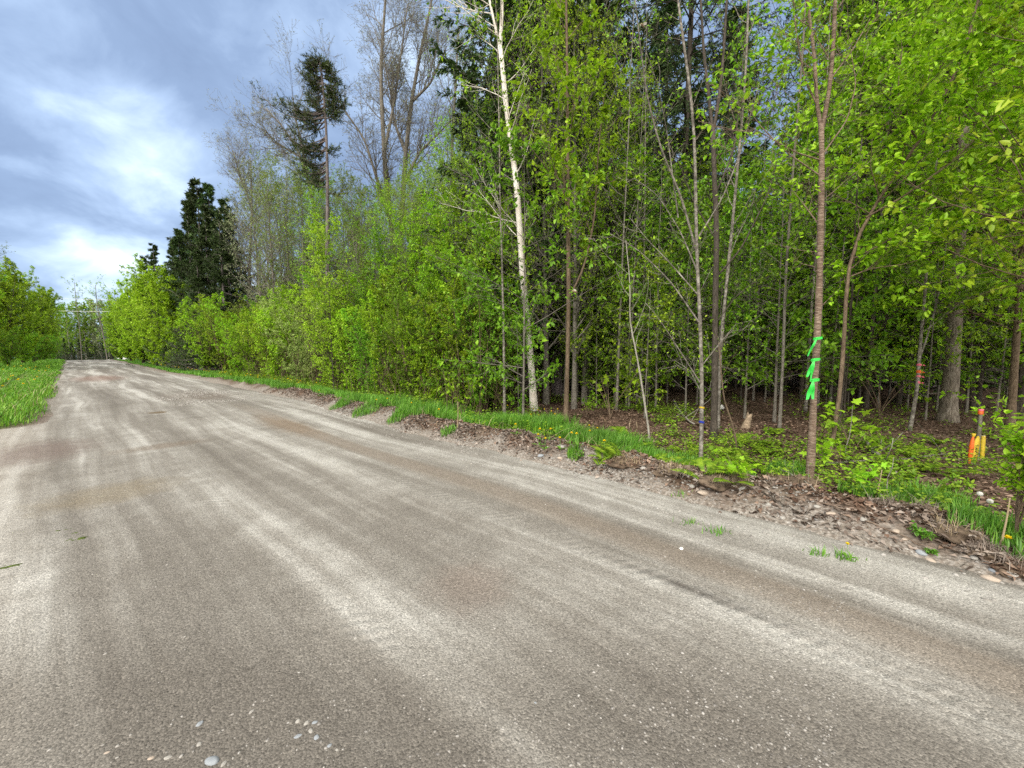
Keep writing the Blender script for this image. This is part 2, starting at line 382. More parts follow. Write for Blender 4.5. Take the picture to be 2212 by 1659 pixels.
M['wing'] = plain('insect_wing', (.50, .46, .40), 0.5, 0.3, 0.1, 300, 0.4)

# ------------------------------------------------------------------ ground and road
def tag(o, label=None, cat=None, group=None, kind=None):
    if label: o['label'] = label
    if cat: o['category'] = cat
    if group: o['group'] = group
    if kind: o['kind'] = kind
    return o
def lat(*segs):
    out = [np.array([segs[0][0]], float)]
    for a, b, h in segs:
        k = max(1, int(round((b - a) / h))); out.append(np.linspace(a, b, k + 1)[1:])
    return np.concatenate(out)
def sheet(T, S, Z, keep=None):
    nT, nS = T.shape
    V = np.stack([T, S, Z], -1).reshape(-1, 3); i = np.arange(nT * nS).reshape(nT, nS)
    q = np.stack([i[:-1, :-1], i[1:, :-1], i[1:, 1:], i[:-1, 1:]], -1)
    if keep is not None: q = q[keep]
    return V, [q.reshape(-1, 4)]
def verge_zone(t, s):
    """how much of the ground at (t, s) is grass, gravel, bare soil (0..1 each)"""
    er, el = edge_right(s), edge_left(s); a = t - er; b = el - t
    gz = fbm(t * 0.8 + 3, s * 0.55 + 30, 3)
    start = 0.85 + 0.5 * (gz - 0.5) - 0.5 * sstep(6.5, 12, s)
    width = 1.5 + 0.9 * sstep(14, 30, s)
    g = sstep(start, start + 0.35, a) * (1 - sstep(start + width * 0.75, start + width * 1.2, a)) * sstep(0.30, 0.52, gz + 0.25 * sstep(5.5, 9, s))
    g = g * (0.25 + 0.75 * sstep(4.5, 6.5, s))
    g = np.maximum(g, sstep(0.05, 0.35, b + 0.5 * (gz - 0.5)) * (1 - 0.8 * sstep(6.5, 9, b)))
    gr = (1 - sstep(0.12, 0.55, a + 0.9 * (fbm(t * 2, s * 2 + 11, 3) - 0.5))) * (a > -0.6)
    gr = np.maximum(gr, (b > -0.6) * (1 - sstep(0.0, 0.25, b)))
    so_ = (a > 0) * (1 - sstep(1.3, 2.0, a)) * sstep(0.32, 0.55, fbm(t * 1.7 + 9, s * 1.7, 3))
    return g, gr, so_
def ground_mat():
    t = NT('forest_floor'); v = t.coord('Object')
    at = t.n('ShaderNodeAttribute', attribute_name='zone'); sp = t.n('ShaderNodeSeparateColor'); t.t.links.new(at.outputs['Color'], sp.inputs[0])
    n1 = t.noise(v, 1.3, 5, 0.6); n2 = t.noise(v, 22, 4, 0.65); cell = t.voro(v, 26, 'F1', 'Color'); cd = t.voro(v, 26)
    sc = t.n('ShaderNodeSeparateColor'); t.t.links.new(cell, sc.inputs[0])
    lit = t.ramp(sc.outputs[0], [(0.0, (.042, .027, .018)), (0.35, (.088, .057, .040)), (0.7, (.15, .10, .074)), (1.0, (.26, .19, .145))])
    lit = t.mix(t.mapr(n1, 0.35, 0.65, 0, 0.55), lit, (.05, .032, .022))
    soil = t.ramp(n2, [(0.25, (.045, .034, .026)), (0.55, (.12, .092, .068)), (0.8, (.20, .165, .13))])
    grv = t.ramp(t.voro(v, 55, 'F1', 'Color'), [(0.0, (.10, .09, .078)), (0.5, (.22, .20, .175)), (1.0, (.42, .40, .37))])
    grv = t.mix(t.mapr(n2, 0.3, 0.7, 0, 0.6), grv, (.15, .115, .09))
    c = t.mix(sp.outputs[2], lit, soil); c = t.mix(sp.outputs[1], c, grv)
    gcol = t.ramp(n2, [(0.3, (.03, .055, .012)), (0.7, (.07, .13, .02))])
    c = t.mix(t.math('MULTIPLY', sp.outputs[0], 0.85), c, gcol)
    h = t.math('ADD', t.math('MULTIPLY', cd, 0.8), t.math('MULTIPLY', n2, 0.7))
    return t.end(c, 0.92, 0.1, t.bump(h, 0.8, 0.03))
def road_mat():
    t = NT('gravel_road'); v = t.coord('Object')
    sx = t.n('ShaderNodeSeparateXYZ'); t.t.links.new(v, sx.inputs[0]); T, S = sx.outputs[0], sx.outputs[1]
    wob = t.noise(t.coord('Object', (0.25, 0.12, 1)), 1.0, 2)
    tw = t.math('ADD', T, t.math('MULTIPLY', t.math('SUBTRACT', wob, 0.5), 0.9))
    cb = t.n('ShaderNodeCombineXYZ'); t.set(cb.inputs[0], tw); t.set(cb.inputs[1], t.math('MULTIPLY', S, 0.055))
    st = t.noise(cb.outputs[0], 1.45, 3, 0.55, 0.25)
    cb2 = t.n('ShaderNodeCombineXYZ'); t.set(cb2.inputs[0], tw); t.set(cb2.inputs[1], t.math('MULTIPLY', S, 0.03))
    st2 = t.noise(cb2.outputs[0], 5.5, 3, 0.6, 0.2)
    big = t.noise(v, 0.55, 4, 0.6); mid = t.noise(v, 3.2, 4, 0.6); grit = t.noise(v, 95, 4, 0.75); peb = t.voro(v, 120, 'F1', 'Color'); pd = t.voro(v, 120)
    k = t.math('ADD', t.math('MULTIPLY', st, 0.72), t.math('MULTIPLY', st2, 0.28))
    k = t.math('ADD', k, t.math('MULTIPLY', t.math('SUBTRACT', mid, 0.5), 0.16))
    k = t.math('ADD', k, t.math('MULTIPLY', t.math('SUBTRACT', big, 0.5), 0.22))
    # moist, packed ground near the left foreground, where the streaks of dust stop
    lim = t.math('SUBTRACT', t.math('ADD', 3.05, t.math('MULTIPLY', t.math('SUBTRACT', mid, 0.5), 1.3)), t.math('MULTIPLY', T, 1.25))
    moist = t.mapr(t.math('SUBTRACT', lim, S), -0.35, 0.55)
    side = t.mapr(T, -0.9, -0.2, 1, 0)
    k = t.math('SUBTRACT', k, t.math('MULTIPLY', moist, 0.13))
    c = t.ramp(k, [(0.34, (.140, .128, .112)), (0.45, (.190, .177, .157)), (0.525, (.255, .243, .220)), (0.60, (.36, .351, .325)), (0.74, (.43, .424, .40))])
    c = t.mix(t.math('MULTIPLY', side, 0.35), c, (.29, .245, .195))
    # the packed brown wheel track beside the dusty ridge, and its dark wet rim
    g = t.math('ABSOLUTE', t.math('SUBTRACT', tw, t.math('ADD', 2.98, t.math('MULTIPLY', S, 0.006))))
    trk = t.math('MULTIPLY', t.mapr(g, 0.10, 0.24, 1, 0), t.mapr(S, 9, 15, 1, 0))
    c = t.mix(t.math('MULTIPLY', trk, 0.7), c, (.19, .16, .13))
    def spot(t0, s0, rt, rs, col, amt, soft=0.45):
        a = t.math('DIVIDE', t.math('SUBTRACT', T, t0), rt); b = t.math('DIVIDE', t.math('SUBTRACT', S, s0), rs)
        d = t.math('SQRT', t.math('ADD', t.math('MULTIPLY', a, a), t.math('MULTIPLY', b, b)))
        d = t.math('ADD', d, t.math('MULTIPLY', t.math('SUBTRACT', t.noise(v, 5.0, 5, 0.7), 0.5), 1.5))
        return t.mix(t.mapr(d, 1 - soft, 1 + soft, amt, 0), c, col)
    for a in [(2.64, 0.75, 0.04, 0.40, (.06, .052, .045), 0.75, 0.9), (1.70, 1.92, 0.24, 0.27, (.19, .158, .135), 0.6), (-0.4, 9.6, 0.5, 0.9, (.15, .115, .10), 0.65),
              (2.95, 9.1, 0.28, 1.5, (.17, .125, .085), 0.6), (2.9, 17.2, 0.9, 1.6, (.15, .125, .105), 0.6), (1.38, 13.3, 0.17, 0.22, (.13, .10, .065), 0.9, 0.2),
              (1.0, 32, 0.9, 3, (.19, .12, .095), 0.6), (0.2, 6.2, 0.5, 0.4, (.20, .165, .11), 0.5), (-1.6, 4.4, 0.6, 0.5, (.19, .155, .09), 0.45), (0.9, 8.6, 0.5, 0.25, (.15, .115, .085), 0.5)]:
        c = spot(*a)
    sc = t.n('ShaderNodeSeparateColor'); t.t.links.new(peb, sc.inputs[0])
    spk = t.ramp(sc.outputs[0], [(0.0, 0.52), (0.3, 0.82), (0.7, 1.06), (0.93, 1.25), (1.0, 1.6)])
    c = t.mix(0.75, c, t.mix(1.0, c, spk, 'MULTIPLY'))
    c = t.mix(1.0, c, t.ramp(grit, [(0.25, 0.72), (0.5, 1.0), (0.75, 1.2)]), 'MULTIPLY')
    # tyre lugs pressed into the packed ground
    lug = t.math('SINE', t.math('ADD', t.math('MULTIPLY', S, 62), t.math('MULTIPLY', T, 40)))
    lm = t.math('MULTIPLY', t.mapr(t.math('ABSOLUTE', t.math('SUBTRACT', tw, 2.55)), 0.05, 0.12, 1, 0), t.mapr(mid, 0.4, 0.6))
    lm2 = t.math('MULTIPLY', t.mapr(t.math('ABSOLUTE', t.math('SUBTRACT', tw, 0.95)), 0.05, 0.12, 1, 0), t.mapr(big, 0.45, 0.6))
    lugs = t.math('MULTIPLY', lug, t.math('MAXIMUM', lm, lm2))
    h = t.math('ADD', t.math('MULTIPLY', grit, 0.5), t.math('MULTIPLY', t.math('SUBTRACT', 1.0, pd), 0.35))
    h = t.math('ADD', h, t.math('ADD', t.math('MULTIPLY', k, 1.8), t.math('MULTIPLY', lugs, 0.4)))
    return t.end(c, 0.9, 0.12, t.bump(h, 0.75, 0.016))
def make_ground():
    tt = lat((-320, -60, 20), (-60, -14, 2.5), (-14, -3, 0.5), (-3, 3.4, 0.25), (3.4, 8.0, 0.055), (8, 14, 0.2), (14, 40, 1.2), (40, 100, 6), (100, 420, 40))
    ss = lat((-120, -20, 10), (-20, -6, 1), (-6, -1, .3), (-1, 11, 0.06), (11, 22, 0.16), (22, 45, 0.6), (45, 120, 2), (120, 520, 20))
    T, S = np.meshgrid(tt, ss, indexing='ij')
    Z = ground_ts(T, S); er, el = edge_right(S), edge_left(S)
    Z = Z - 0.03 * sstep(0.02, 0.14, er - T) * sstep(0.02, 0.14, T - el) * (S < 128)
    V, F = sheet(T, S, Z); o = build('ground', V, F, ground_mat(), smooth=True); o.rotation_euler.z = TH
    g, gr, sl_ = verge_zone(T, S); ca = o.data.color_attributes.new('zone', 'FLOAT_COLOR', 'POINT')
    ca.data.foreach_set('color', np.stack([g, gr, sl_, np.ones_like(g)], -1).astype(np.float32).ravel())
    tag(o, kind='structure')
    tt = lat((-27, -6, 1.0), (-6, -1, 0.25), (-1, 5.2, 0.06)); ss = lat((-8, 0, 0.25), (0, 15, 0.1), (15, 40, .5), (40, 130, 1.5))
    T, S = np.meshgrid(tt, ss, indexing='ij'); er, el = edge_right(S), edge_left(S)
    C = np.clip(T, el, er); ok = (np.abs(T - C) < 1e-9)
    keep = ok[:-1, :-1] | ok[1:, :-1] | ok[1:, 1:] | ok[:-1, 1:]
    V, F = sheet(C, S, ground_ts(C, S) + 0.004, keep)
    o = build('road', V, F, road_mat(), smooth=True); o.rotation_euler.z = TH; tag(o, kind='structure')
make_ground()

# ------------------------------------------------------------------ trees: makers of wood and leaf geometry (base at the origin)
def rg(seed): return np.random.default_rng(seed)
def trunk_line(rng, H, lean=0.03, wob=0.02, K=14):
    z = np.linspace(0, 1, K); a = rng.uniform(0, 6.28); l = lean * H * rng.uniform(0.3, 1)
    P = np.stack([np.cos(a) * l * z ** 1.3, np.sin(a) * l * z ** 1.3, H * z], 1)
    P[:, :2] += wob * H * 0.3 * np.cumsum(rng.standard_normal((K, 2)), 0) / math.sqrt(K) * z[:, None]
    return P
def flare(rad, amt=0.35):
    K = len(rad); z = np.linspace(0, 1, K); return rad * (1 + amt * np.exp(-z * 22))
def leaf_cloud(rng, P, n, size, W=0.55, t0=0.15, t1=1.05, shape='kite', droop=-0.15, tilt=0.55, sd=0.25, spread=0.9):
    p, tan = along(rng, P, n, t0, t1); d, nn = leaf_dirs(rng, tan, spread, droop, tilt)
    L = size * np.clip(1 + sd * rng.standard_normal(len(p)), 0.45, 1.7)
    return (ovals if shape == 'oval' else kites)(p, d, nn, L, L * W)
class Tree:
    def __init__(s): s.w = Bag(); s.l = Bag()
def broadleaf(seed, H, r0, clear=0.25, nl=26, Lf=0.28, ang=55, up=0.35, ntw=9, ltw=0.35, nt3=4, leaf=0.07, nleaf=7, prof=None, lean=0.03, flat=1.0, tilt=0.55, shape='kite', W=0.55, trunks=1, spreadb=0.25, sides=5, droop=-0.15, wig=0.25, topfrac=0.08):
    """a broad-leaved tree: limbs (length Lf * H), twigs, twiglets, leaves"""
    rng = rg(seed); t = Tree(); prof = prof or (lambda u: (0.35 + 0.65 * np.sin(np.clip((u - clear) / (1 - clear), 0, 1) * 2.6 + 0.45)))
    for k in range(trunks):
        if trunks > 1:
            h = H * rng.uniform(0.7, 1.0); a = k * 6.283 / trunks + rng.uniform(-.5, .5); sp = spreadb * h * rng.uniform(0.4, 1.2)
            z = np.linspace(0, 1, 12); P = np.stack([np.cos(a) * (0.05 + sp * z ** 1.2), np.sin(a) * (0.05 + sp * z ** 1.2), h * z], 1)
            P[:, :2] += 0.02 * h * np.cumsum(rng.standard_normal((12, 2)), 0) / 3.4 * z[:, None]
        else:
            h = H; P = trunk_line(rng, H, lean)
        P = P[None]; r = flare(r0 * (h / H) * np.linspace(1, topfrac, P.shape[1]))[None]
        t.w.add(*tubes(P, r, 7))
        B1, R1, _ = spawn(rng, P, r, nl, clear, 0.99, ang, 10, Lf * h, 0.22, up, wig, 6, 0.5, 0.2, prof, flat)
        t.w.add(*tubes(B1, R1, 4))
        B2, R2, _ = spawn(rng, B1, R1, ntw, 0.12, 1.0, 42, 12, 1.0, 0.3, 0.15, 0.3, 4, 0.55, 0.3, lambda u, b=B1: ltw * np.repeat(np.linalg.norm(b[:, -1] - b[:, 0], axis=1), ntw) * (1.15 - 0.75 * u), flat)
        t.w.add(*tubes(B2, np.maximum(R2, 0.0022), 3))
        P3 = B2
        if nt3:
            B3, R3, _ = spawn(rng, B2, R2, nt3, 0.2, 1.0, 45, 14, 1.0, 0.3, 0.1, 0.3, 3, 0.6, 0.4, lambda u, b=B2: 0.5 * np.repeat(np.linalg.norm(b[:, -1] - b[:, 0], axis=1), nt3) * (1.1 - 0.6 * u), flat)
            t.w.add(*tubes(B3, np.maximum(R3, 0.0016), 3)); P3 = B3
        if nleaf: t.l.add(*leaf_cloud(rng, P3, nleaf, leaf, W, 0.1, 1.05, shape, droop, tilt))
    return t
def conifer(seed, H, r0, clear=0.08, nb=110, Lb=0.2, ntw=9, nn=9, needle=0.13, nw=0.34, droop=0.35, gap=0.0, sides=6, pw=0.85, dead=0):
    rng = rg(seed); t = Tree(); P = trunk_line(rng, H, 0.012, 0.008, 16)[None]; r = flare(r0 * np.linspace(1, 0.04, 16))[None]
    t.w.add(*tubes(P, r, sides + 2))
    prof = lambda u: np.clip((1 - u) / (1 - clear), 0.02, 1) ** pw * np.where(rng.random(len(u)) < gap, 0.35, 1.0) + 0.03
    B1, R1, tt = spawn(rng, P, r, nb, clear, 0.985, 82, 7, Lb * H, 0.18, 0.0, 0.10, 6, 0.4, 0.15, prof)
    k = np.linspace(0, 1, 6)
    ln = np.linalg.norm(B1[:, -1] - B1[:, 0], axis=1)[:, None]
    B1[:, :, 2] += ln * (-droop * np.sin(k * 2.2)[None] * (1 - 1.25 * tt[:, None]) + 0.16 * k[None] ** 2)
    t.w.add(*tubes(B1, np.maximum(R1, 0.006), 4))
    B2, R2, u2 = spawn(rng, B1, R1, ntw, 0.12, 1.0, 52, 8, 1.0, 0.25, -0.12, 0.15, 4, 0.5, 0.3, lambda u, b=B1: np.maximum(0.42 * np.repeat(np.linalg.norm(b[:, -1] - b[:, 0], axis=1), ntw) * (1.1 - 0.8 * u), 0.12), 0.3)
    t.w.add(*tubes(B2, np.maximum(R2, 0.004), 3))
    t.l.add(*leaf_cloud(rng, B2, nn, needle, nw, 0.0, 1.05, 'kite', -0.1, 0.8, 0.25, 0.38))
    t.l.add(*leaf_cloud(rng, B1, nn, needle, nw, 0.45, 1.03, 'kite', -0.05, 0.8, 0.25, 0.55))
    if dead:
        D, Rd, _ = spawn(rng, P, r, dead, 0.12, clear + 0.1, 85, 10, 0.06 * H, 0.5, -0.1, 0.25, 4, 0.3, 0.3); t.w.add(*tubes(D, Rd, 3))
    return t
def place(t, name, wood, leafm, loc, rot=0.0, sc=1.0, crown='crown', smooth=True):
    o = bpy.data.objects.new(name, None); COL.objects.link(o); o.location = loc; o.rotation_euler.z = rot; o.scale = (sc, sc, sc)
    o.empty_display_size = 0.3
    t.w.put('trunk', wood, o, smooth=smooth)
    if t.l.V: t.l.put(crown, leafm, o)
    return o
def children(o): return [c for c in COL.objects if c.parent == o]
_kids = {}
def copy_tree(o, loc, rot, sc, szf=1.0, mats=None):
    c = o.copy(); COL.objects.link(c); c.location = loc; c.rotation_euler.z = rot; c.scale = (sc, sc, sc * szf)
    if o.name not in _kids: _kids[o.name] = children(o)
    for ch in _kids[o.name]:
        d = ch.copy(); COL.objects.link(d); d.parent = c
        if mats and d.name.startswith('crown'):
            d.material_slots[0].link = 'OBJECT'; d.material_slots[0].material = mats
    return c
REG = []                                          # (object, what it is, depth) for the labels
class Stock:
    """one kind of tree, built once; set() stands it, or a copy of it, somewhere"""
    def __init__(s, t, name, H, wood, leafm, cat, crown='crown'):
        s.t, s.name, s.H, s.wood, s.leafm, s.cat, s.crown, s.o = t, name, H, wood, leafm, cat, crown, None
    def set(s, x, y, h, rot=None, desc='', group='', leafm=None, szf=1.0, sink=0.05):
        rot = RNG.uniform(0, 6.28) if rot is None else rot
        loc = (x, y, float(ground_z(x, y)) - sink); sc = h / s.H
        if s.o is None:
            s.o = place(s.t, s.name, s.wood, s.leafm, loc, rot, sc, s.crown); s.t = None; o = s.o; o.scale.z = sc * szf
            if leafm: 
                for ch in children(o):
                    if ch.name.startswith('crown'): ch.material_slots[0].link = 'OBJECT'; ch.material_slots[0].material = leafm
        else: o = copy_tree(s.o, loc, rot, sc, szf, leafm)
        tag(o, None, s.cat, group); REG.append((o, desc)); return o
def spot_px(px, Y): return column(px, Y), Y
def edge_Y(px, t):                                # depth at which picture column px crosses the line t
    k = (px - 1106.0) / FPX; return t / (0.6665 * k + 0.7455)

# kinds
SHRUB = [Stock(broadleaf(100 + i, 4.2, 0.028, 0.03, 17, 0.27, 42, 0.40, 8, 0.42, 3, 0.064, 7, trunks=6, spreadb=0.26, tilt=0.6, wig=0.3), 'leafy_shrub', 4.2, M['bark_brown'], M['lime'], 'shrub') for i in range(4)]
BUSHY = [Stock(broadleaf(120 + i, 9.0, 0.06, 0.02, 34, 0.24, 48, 0.45, 10, 0.34, 4, 0.115, 6, trunks=4, spreadb=0.15, tilt=0.6), 'bushy_tree', 9.0, M['bark_dark'], M['bright'], 'tree') for i in range(2)]
OLIVE = [Stock(broadleaf(140 + i, 12.0, 0.085, 0.12, 58, 0.21, 40, 0.5, 10, 0.40, 4, 0.066, 4, tilt=0.8), 'budding_tree', 12.0, M['bark_grey'], M['olive'], 'tree') for i in range(3)]
TALL = [Stock(broadleaf(160 + i, 13.0, 0.065, 0.08, 50, 0.21, 52, 0.3, 10, 0.38, 4, 0.102, 5, tilt=0.6, shape='oval'), 'leafy_tree', 13.0, M['bark_dark'], M['lime'], 'tree') for i in range(3)]
SAPL = [Stock(broadleaf(180 + i, 6.5, 0.032, 0.12, 30, 0.30, 66, 0.12, 9, 0.40, 2, 0.10, 5, flat=0.30, tilt=0.30, W=0.58, shape='oval', droop=-0.25), 'understory_sapling', 6.5, M['bark_grey'], M['green'], 'sapling') for i in range(4)]
THIN = [Stock(broadleaf(200 + i, 9.0, 0.030, 0.35, 22, 0.15, 45, 0.35, 5, 0.4, 0, 0.065, 4, tilt=0.6), 'thin_tree', 9.0, M['bark_mottled'], M['green'], 'tree') for i in range(3)]
SPRUCE = [Stock(conifer(220 + i, 15.0, 0.17, 0.05, 112, 0.22, 14, 16, 0.22, 0.20, 0.34, 0.22, pw=1.0), 'dark_spruce', 15.0, M['bark_spruce'], M['needle'], 'spruce tree') for i in range(3)]
BIGSPRUCE = [Stock(conifer(230 + i, 19.0, 0.2, 0.10, 150, 0.17, 15, 30, 0.15, 0.30, 0.45, 0.2, pw=0.55), 'massive_spruce', 19.0, M['bark_spruce'], M['needle'], 'spruce tree') for i in range(2)]
YOUNG = [Stock(conifer(240 + i, 4.0, 0.05, 0.02, 90, 0.32, 9, 8, 0.085, 0.32, 0.22, 0.1), 'young_spruce', 4.0, M['bark_spruce'], M['hedge_needle'], 'spruce tree') for i in range(2)]

FAR = [Stock(broadleaf(260 + i, 18.0, 0.16, 0.16, 40, 0.20, 45, 0.4, 8, 0.40, 3, 0.34, 4, tilt=0.7), 'distant_tree', 18.0, M['bark_pale'], M['green'], 'tree') for i in range(2)]
# ---- left of the road
for px, Y, h, k in [(-45, 31, 8.8, 0), (12, 36, 9.6, 1), (52, 41, 9.4, 0), (84, 49, 9.6, 1), (-130, 27, 8.5, 1), (102, 60, 10.0, 0), (-30, 50, 13, 1)]:
    BUSHY[k].set(*spot_px(px, Y), h, desc='bushy light green tree', group='bushy trees left of the road', leafm=M['lime'] if k else M['bright'])
OLIVE[0].set(*spot_px(8, 40), 12.6, desc='thin budding tree rising over the bushes', group='bushy trees left of the road')
SPRUCE[0].set(*spot_px(100, 74), 13.5, desc='dark spruce tree rising behind green bushes', group='spruce trees')
for px, Y, h, k in [(-70, 27, 3.2, 0), (-20, 30, 3.4, 1), (20, 33, 3.2, 2), (50, 38, 3.6, 3), (74, 43, 3.6, 0), (94, 50, 3.8, 1), (108, 58, 4.0, 2), (0, 44, 4.5, 3), (40, 52, 5, 0), (80, 64, 5, 1), (116, 70, 5, 2)]:
    SHRUB[k].set(*spot_px(px, Y), h, desc='low shrub under the left trees', group='shrubs left of the road', leafm=M['lime' if k % 2 else 'green'])
# ---- beyond the crest
zc_ = lambda px, Y: (column(px, Y), Y)
for i, (px, Y, h, kind, m) in enumerate([(122, 112, 19, 'o', 'olive'), (138, 120, 20, 't', 'green'), (152, 105, 17.5, 'o', 'green'), (168, 116, 20, 't', 'olive'), (186, 108, 18, 'o', 'green'),
        (204, 118, 21, 't', 'olive'), (219, 110, 19, 'o', 'grey_bud'), (236, 116, 19.5, 't', 'green'), (252, 108, 19, 'o', 'olive'), (268, 104, 18, 't', 'green'), (284, 112, 20, 'o', 'olive')]):
    FAR[i % 2].set(*zc_(px, Y), h - 2, desc='tall green tree beyond the crest', group='trees beyond the road crest', leafm=M['lime' if m == 'olive' else m])
for px, Y, h in [(128, 100, 8), (142, 97, 7), (156, 99, 6), (172, 101, 7), (190, 98, 5.5), (206, 99, 5), (222, 101, 6.5), (240, 98, 5), (258, 100, 7), (272, 98, 8)]:
    SPRUCE[int(px) % 3].set(*zc_(px, Y), h, desc='dark low spruce beyond the crest', group='low spruces beyond the road crest')
for px, Y, h in [(176, 124, 14), (194, 126, 16), (212, 123, 15), (246, 125, 17), (146, 126, 16), (262, 122, 15), (228, 127, 16), (134, 123, 15), (160, 127, 14), (118, 125, 16), (202, 129, 15), (236, 130, 16), (185, 130, 15), (280, 126, 16)]:
    SPRUCE[int(px) % 3].set(*zc_(px, Y), h, desc='spruce in the far tree line', group='far spruces beyond the road crest')
# ---- right side, far half: verge trees and shrubs
for px, t, h, k, m in [(284, 5.2, 9.2, 0, 'bright'), (310, 5.5, 9.8, 1, 'bright'), (340, 5.7, 10.0, 0, 'bright'), (368, 5.9, 8.6, 1, 'bright'), (386, 6.6, 8.0, 0, 'bright'), (300, 9.0, 13, 1, 'lime'), (262, 5.4, 9.5, 1, 'lime')]:
    BUSHY[k].set(*spot_px(px, edge_Y(px, t)), h, desc='dense bright green tree on the verge', group='bright green trees on the right verge', leafm=M[m])
for px, Y, h, k in [(452, 37, 17.2, 0), (478, 34, 15.5, 1), (425, 39, 16.2, 2), (408, 36, 12.5, 1), (350, 58, 17, 2), (505, 33, 14, 2), (325, 66, 17, 0), (440, 31, 9.5, 0), (462, 33, 13.5, 2), (492, 31, 12.5, 0), (440, 41, 17.5, 1), (520, 35, 13.5, 1), (395, 41, 13, 2)]:
    SPRUCE[k].set(*spot_px(px, Y), h, desc='dark spruce beside the road', group='spruce trees')
for px, t, h, k in [(388, 6.2, 3.2, 0), (404, 6.5, 4.2, 1), (360, 5.6, 2.2, 0), (420, 6.7, 4.6, 1)]:
    YOUNG[k].set(*spot_px(px, edge_Y(px, t)), h, desc='young green spruce at the verge', group='young spruces on the right verge')
for i, (px, t, h, m) in enumerate([(415, 6.6, 5.2, 'lime'), (448, 6.7, 5.4, 'lime'), (485, 6.9, 4.9, 'lime'), (520, 6.9, 4.4, 'lime'), (548, 7.0, 4.2, 'lime'), (585, 6.9, 3.9, 'bright'), (612, 7.2, 4.3, 'bright'),
        (655, 7.0, 4.1, 'pale'), (690, 7.1, 4.3, 'pale'), (735, 7.0, 3.9, 'bright'), (775, 7.2, 3.7, 'bright'), (815, 7.0, 3.3, 'green'), (850, 7.1, 3.5, 'lime'), (890, 6.9, 3.4, 'green'), (930, 7.0, 3.4, 'lime'),
        (965, 7.1, 3.5, 'green'), (1000, 7.3, 3.7, 'lime'), (1040, 7.3, 3.6, 'green'), (1075, 7.9, 3.4, 'green')]):
    SHRUB[i % 4].set(*spot_px(px, edge_Y(px, t)), h, desc='leafy shrub at the road edge', group='shrubs along the right verge', leafm=M[m])
for i, (px, t, h, m) in enumerate([(470, 8.6, 6.0, 'green'), (540, 8.6, 5.4, 'olive'), (600, 8.8, 5.6, 'green'), (640, 8.8, 5.2, 'lime'), (720, 8.9, 5.6, 'bright'), (760, 8.6, 5.0, 'green'), (800, 8.9, 5.4, 'olive'),
        (845, 8.6, 5.0, 'lime'), (885, 8.8, 5.3, 'lime'), (930, 8.8, 5.0, 'green'), (975, 9.0, 5.4, 'lime'), (1020, 8.9, 5.2, 'lime'), (1060, 9.4, 5.3, 'green'), (1100, 10.2, 5.2, 'green')]):
    SHRUB[(i + 2) % 4].set(*spot_px(px, edge_Y(px, t)), h, desc='taller shrub in the second row', group='second row of shrubs', leafm=M[m])
TALL[1].set(*spot_px(722, 14.6), 6.3, desc='bright lime aspen sapling above the shrubs', group='shrubs along the right verge', leafm=M['bright'])
# behind: budding and leafy trees
for i, (px, Y, h, m) in enumerate([(575, 29, 14.0, 'grey_bud'), (603, 25, 12.8, 'olive'), (632, 27, 14, 'grey_bud'), (660, 25, 12.0, 'olive'), (690, 27, 12.5, 'lime'), (722, 24, 11.5, 'lime'), (748, 25, 12, 'olive'),
        (775, 20, 9.5, 'olive'), (805, 19, 8.8, 'olive'), (838, 18, 8.6, 'lime'), (868, 19, 8.8, 'olive'), (900, 17, 8.4, 'lime'), (935, 18, 9.2, 'lime'), (965, 16, 8.6, 'lime'), (1000, 17, 9.4, 'lime'), (1030, 13, 8.8, 'lime'), (560, 36, 16, 'olive'), (640, 36, 15, 'grey_bud'), (535, 37, 14.5, 'grey_bud'), (590, 33, 15, 'grey_bud'), (620, 31, 14, 'lime'), (675, 30, 13, 'lime'), (725, 28, 12.5, 'olive'), (765, 27, 11.5, 'lime'), (795, 25, 11, 'olive'), (825, 24, 10.5, 'lime'), (855, 23, 10.5, 'olive'), (890, 22, 11, 'lime'), (920, 22, 11.5, 'olive'), (955, 21, 11.5, 'lime'), (985, 20, 12, 'lime'), (910, 15, 7.6, 'lime'), (780, 17, 7.4, 'green'), (850, 16, 7.2, 'lime'), (690, 23, 10, 'lime')]):
    OLIVE[i % 3].set(*spot_px(px, Y), h, desc='slender budding tree behind the shrubs', group='budding trees behind the shrubs', leafm=M[m])
for i, (px, Y, h, m) in enumerate([(950, 13.5, 6.5, 'lime'), (990, 13, 6.6, 'lime'), (1030, 12.6, 6.4, 'lime'), (1068, 12.2, 6.0, 'bright'), (880, 14, 6.2, 'lime'), (820, 15.5, 6.2, 'green')]):
    TALL[i % 3].set(*spot_px(px, Y), h, desc='leafy lime tree behind the shrubs', group='leafy trees behind the shrubs', leafm=M[m])
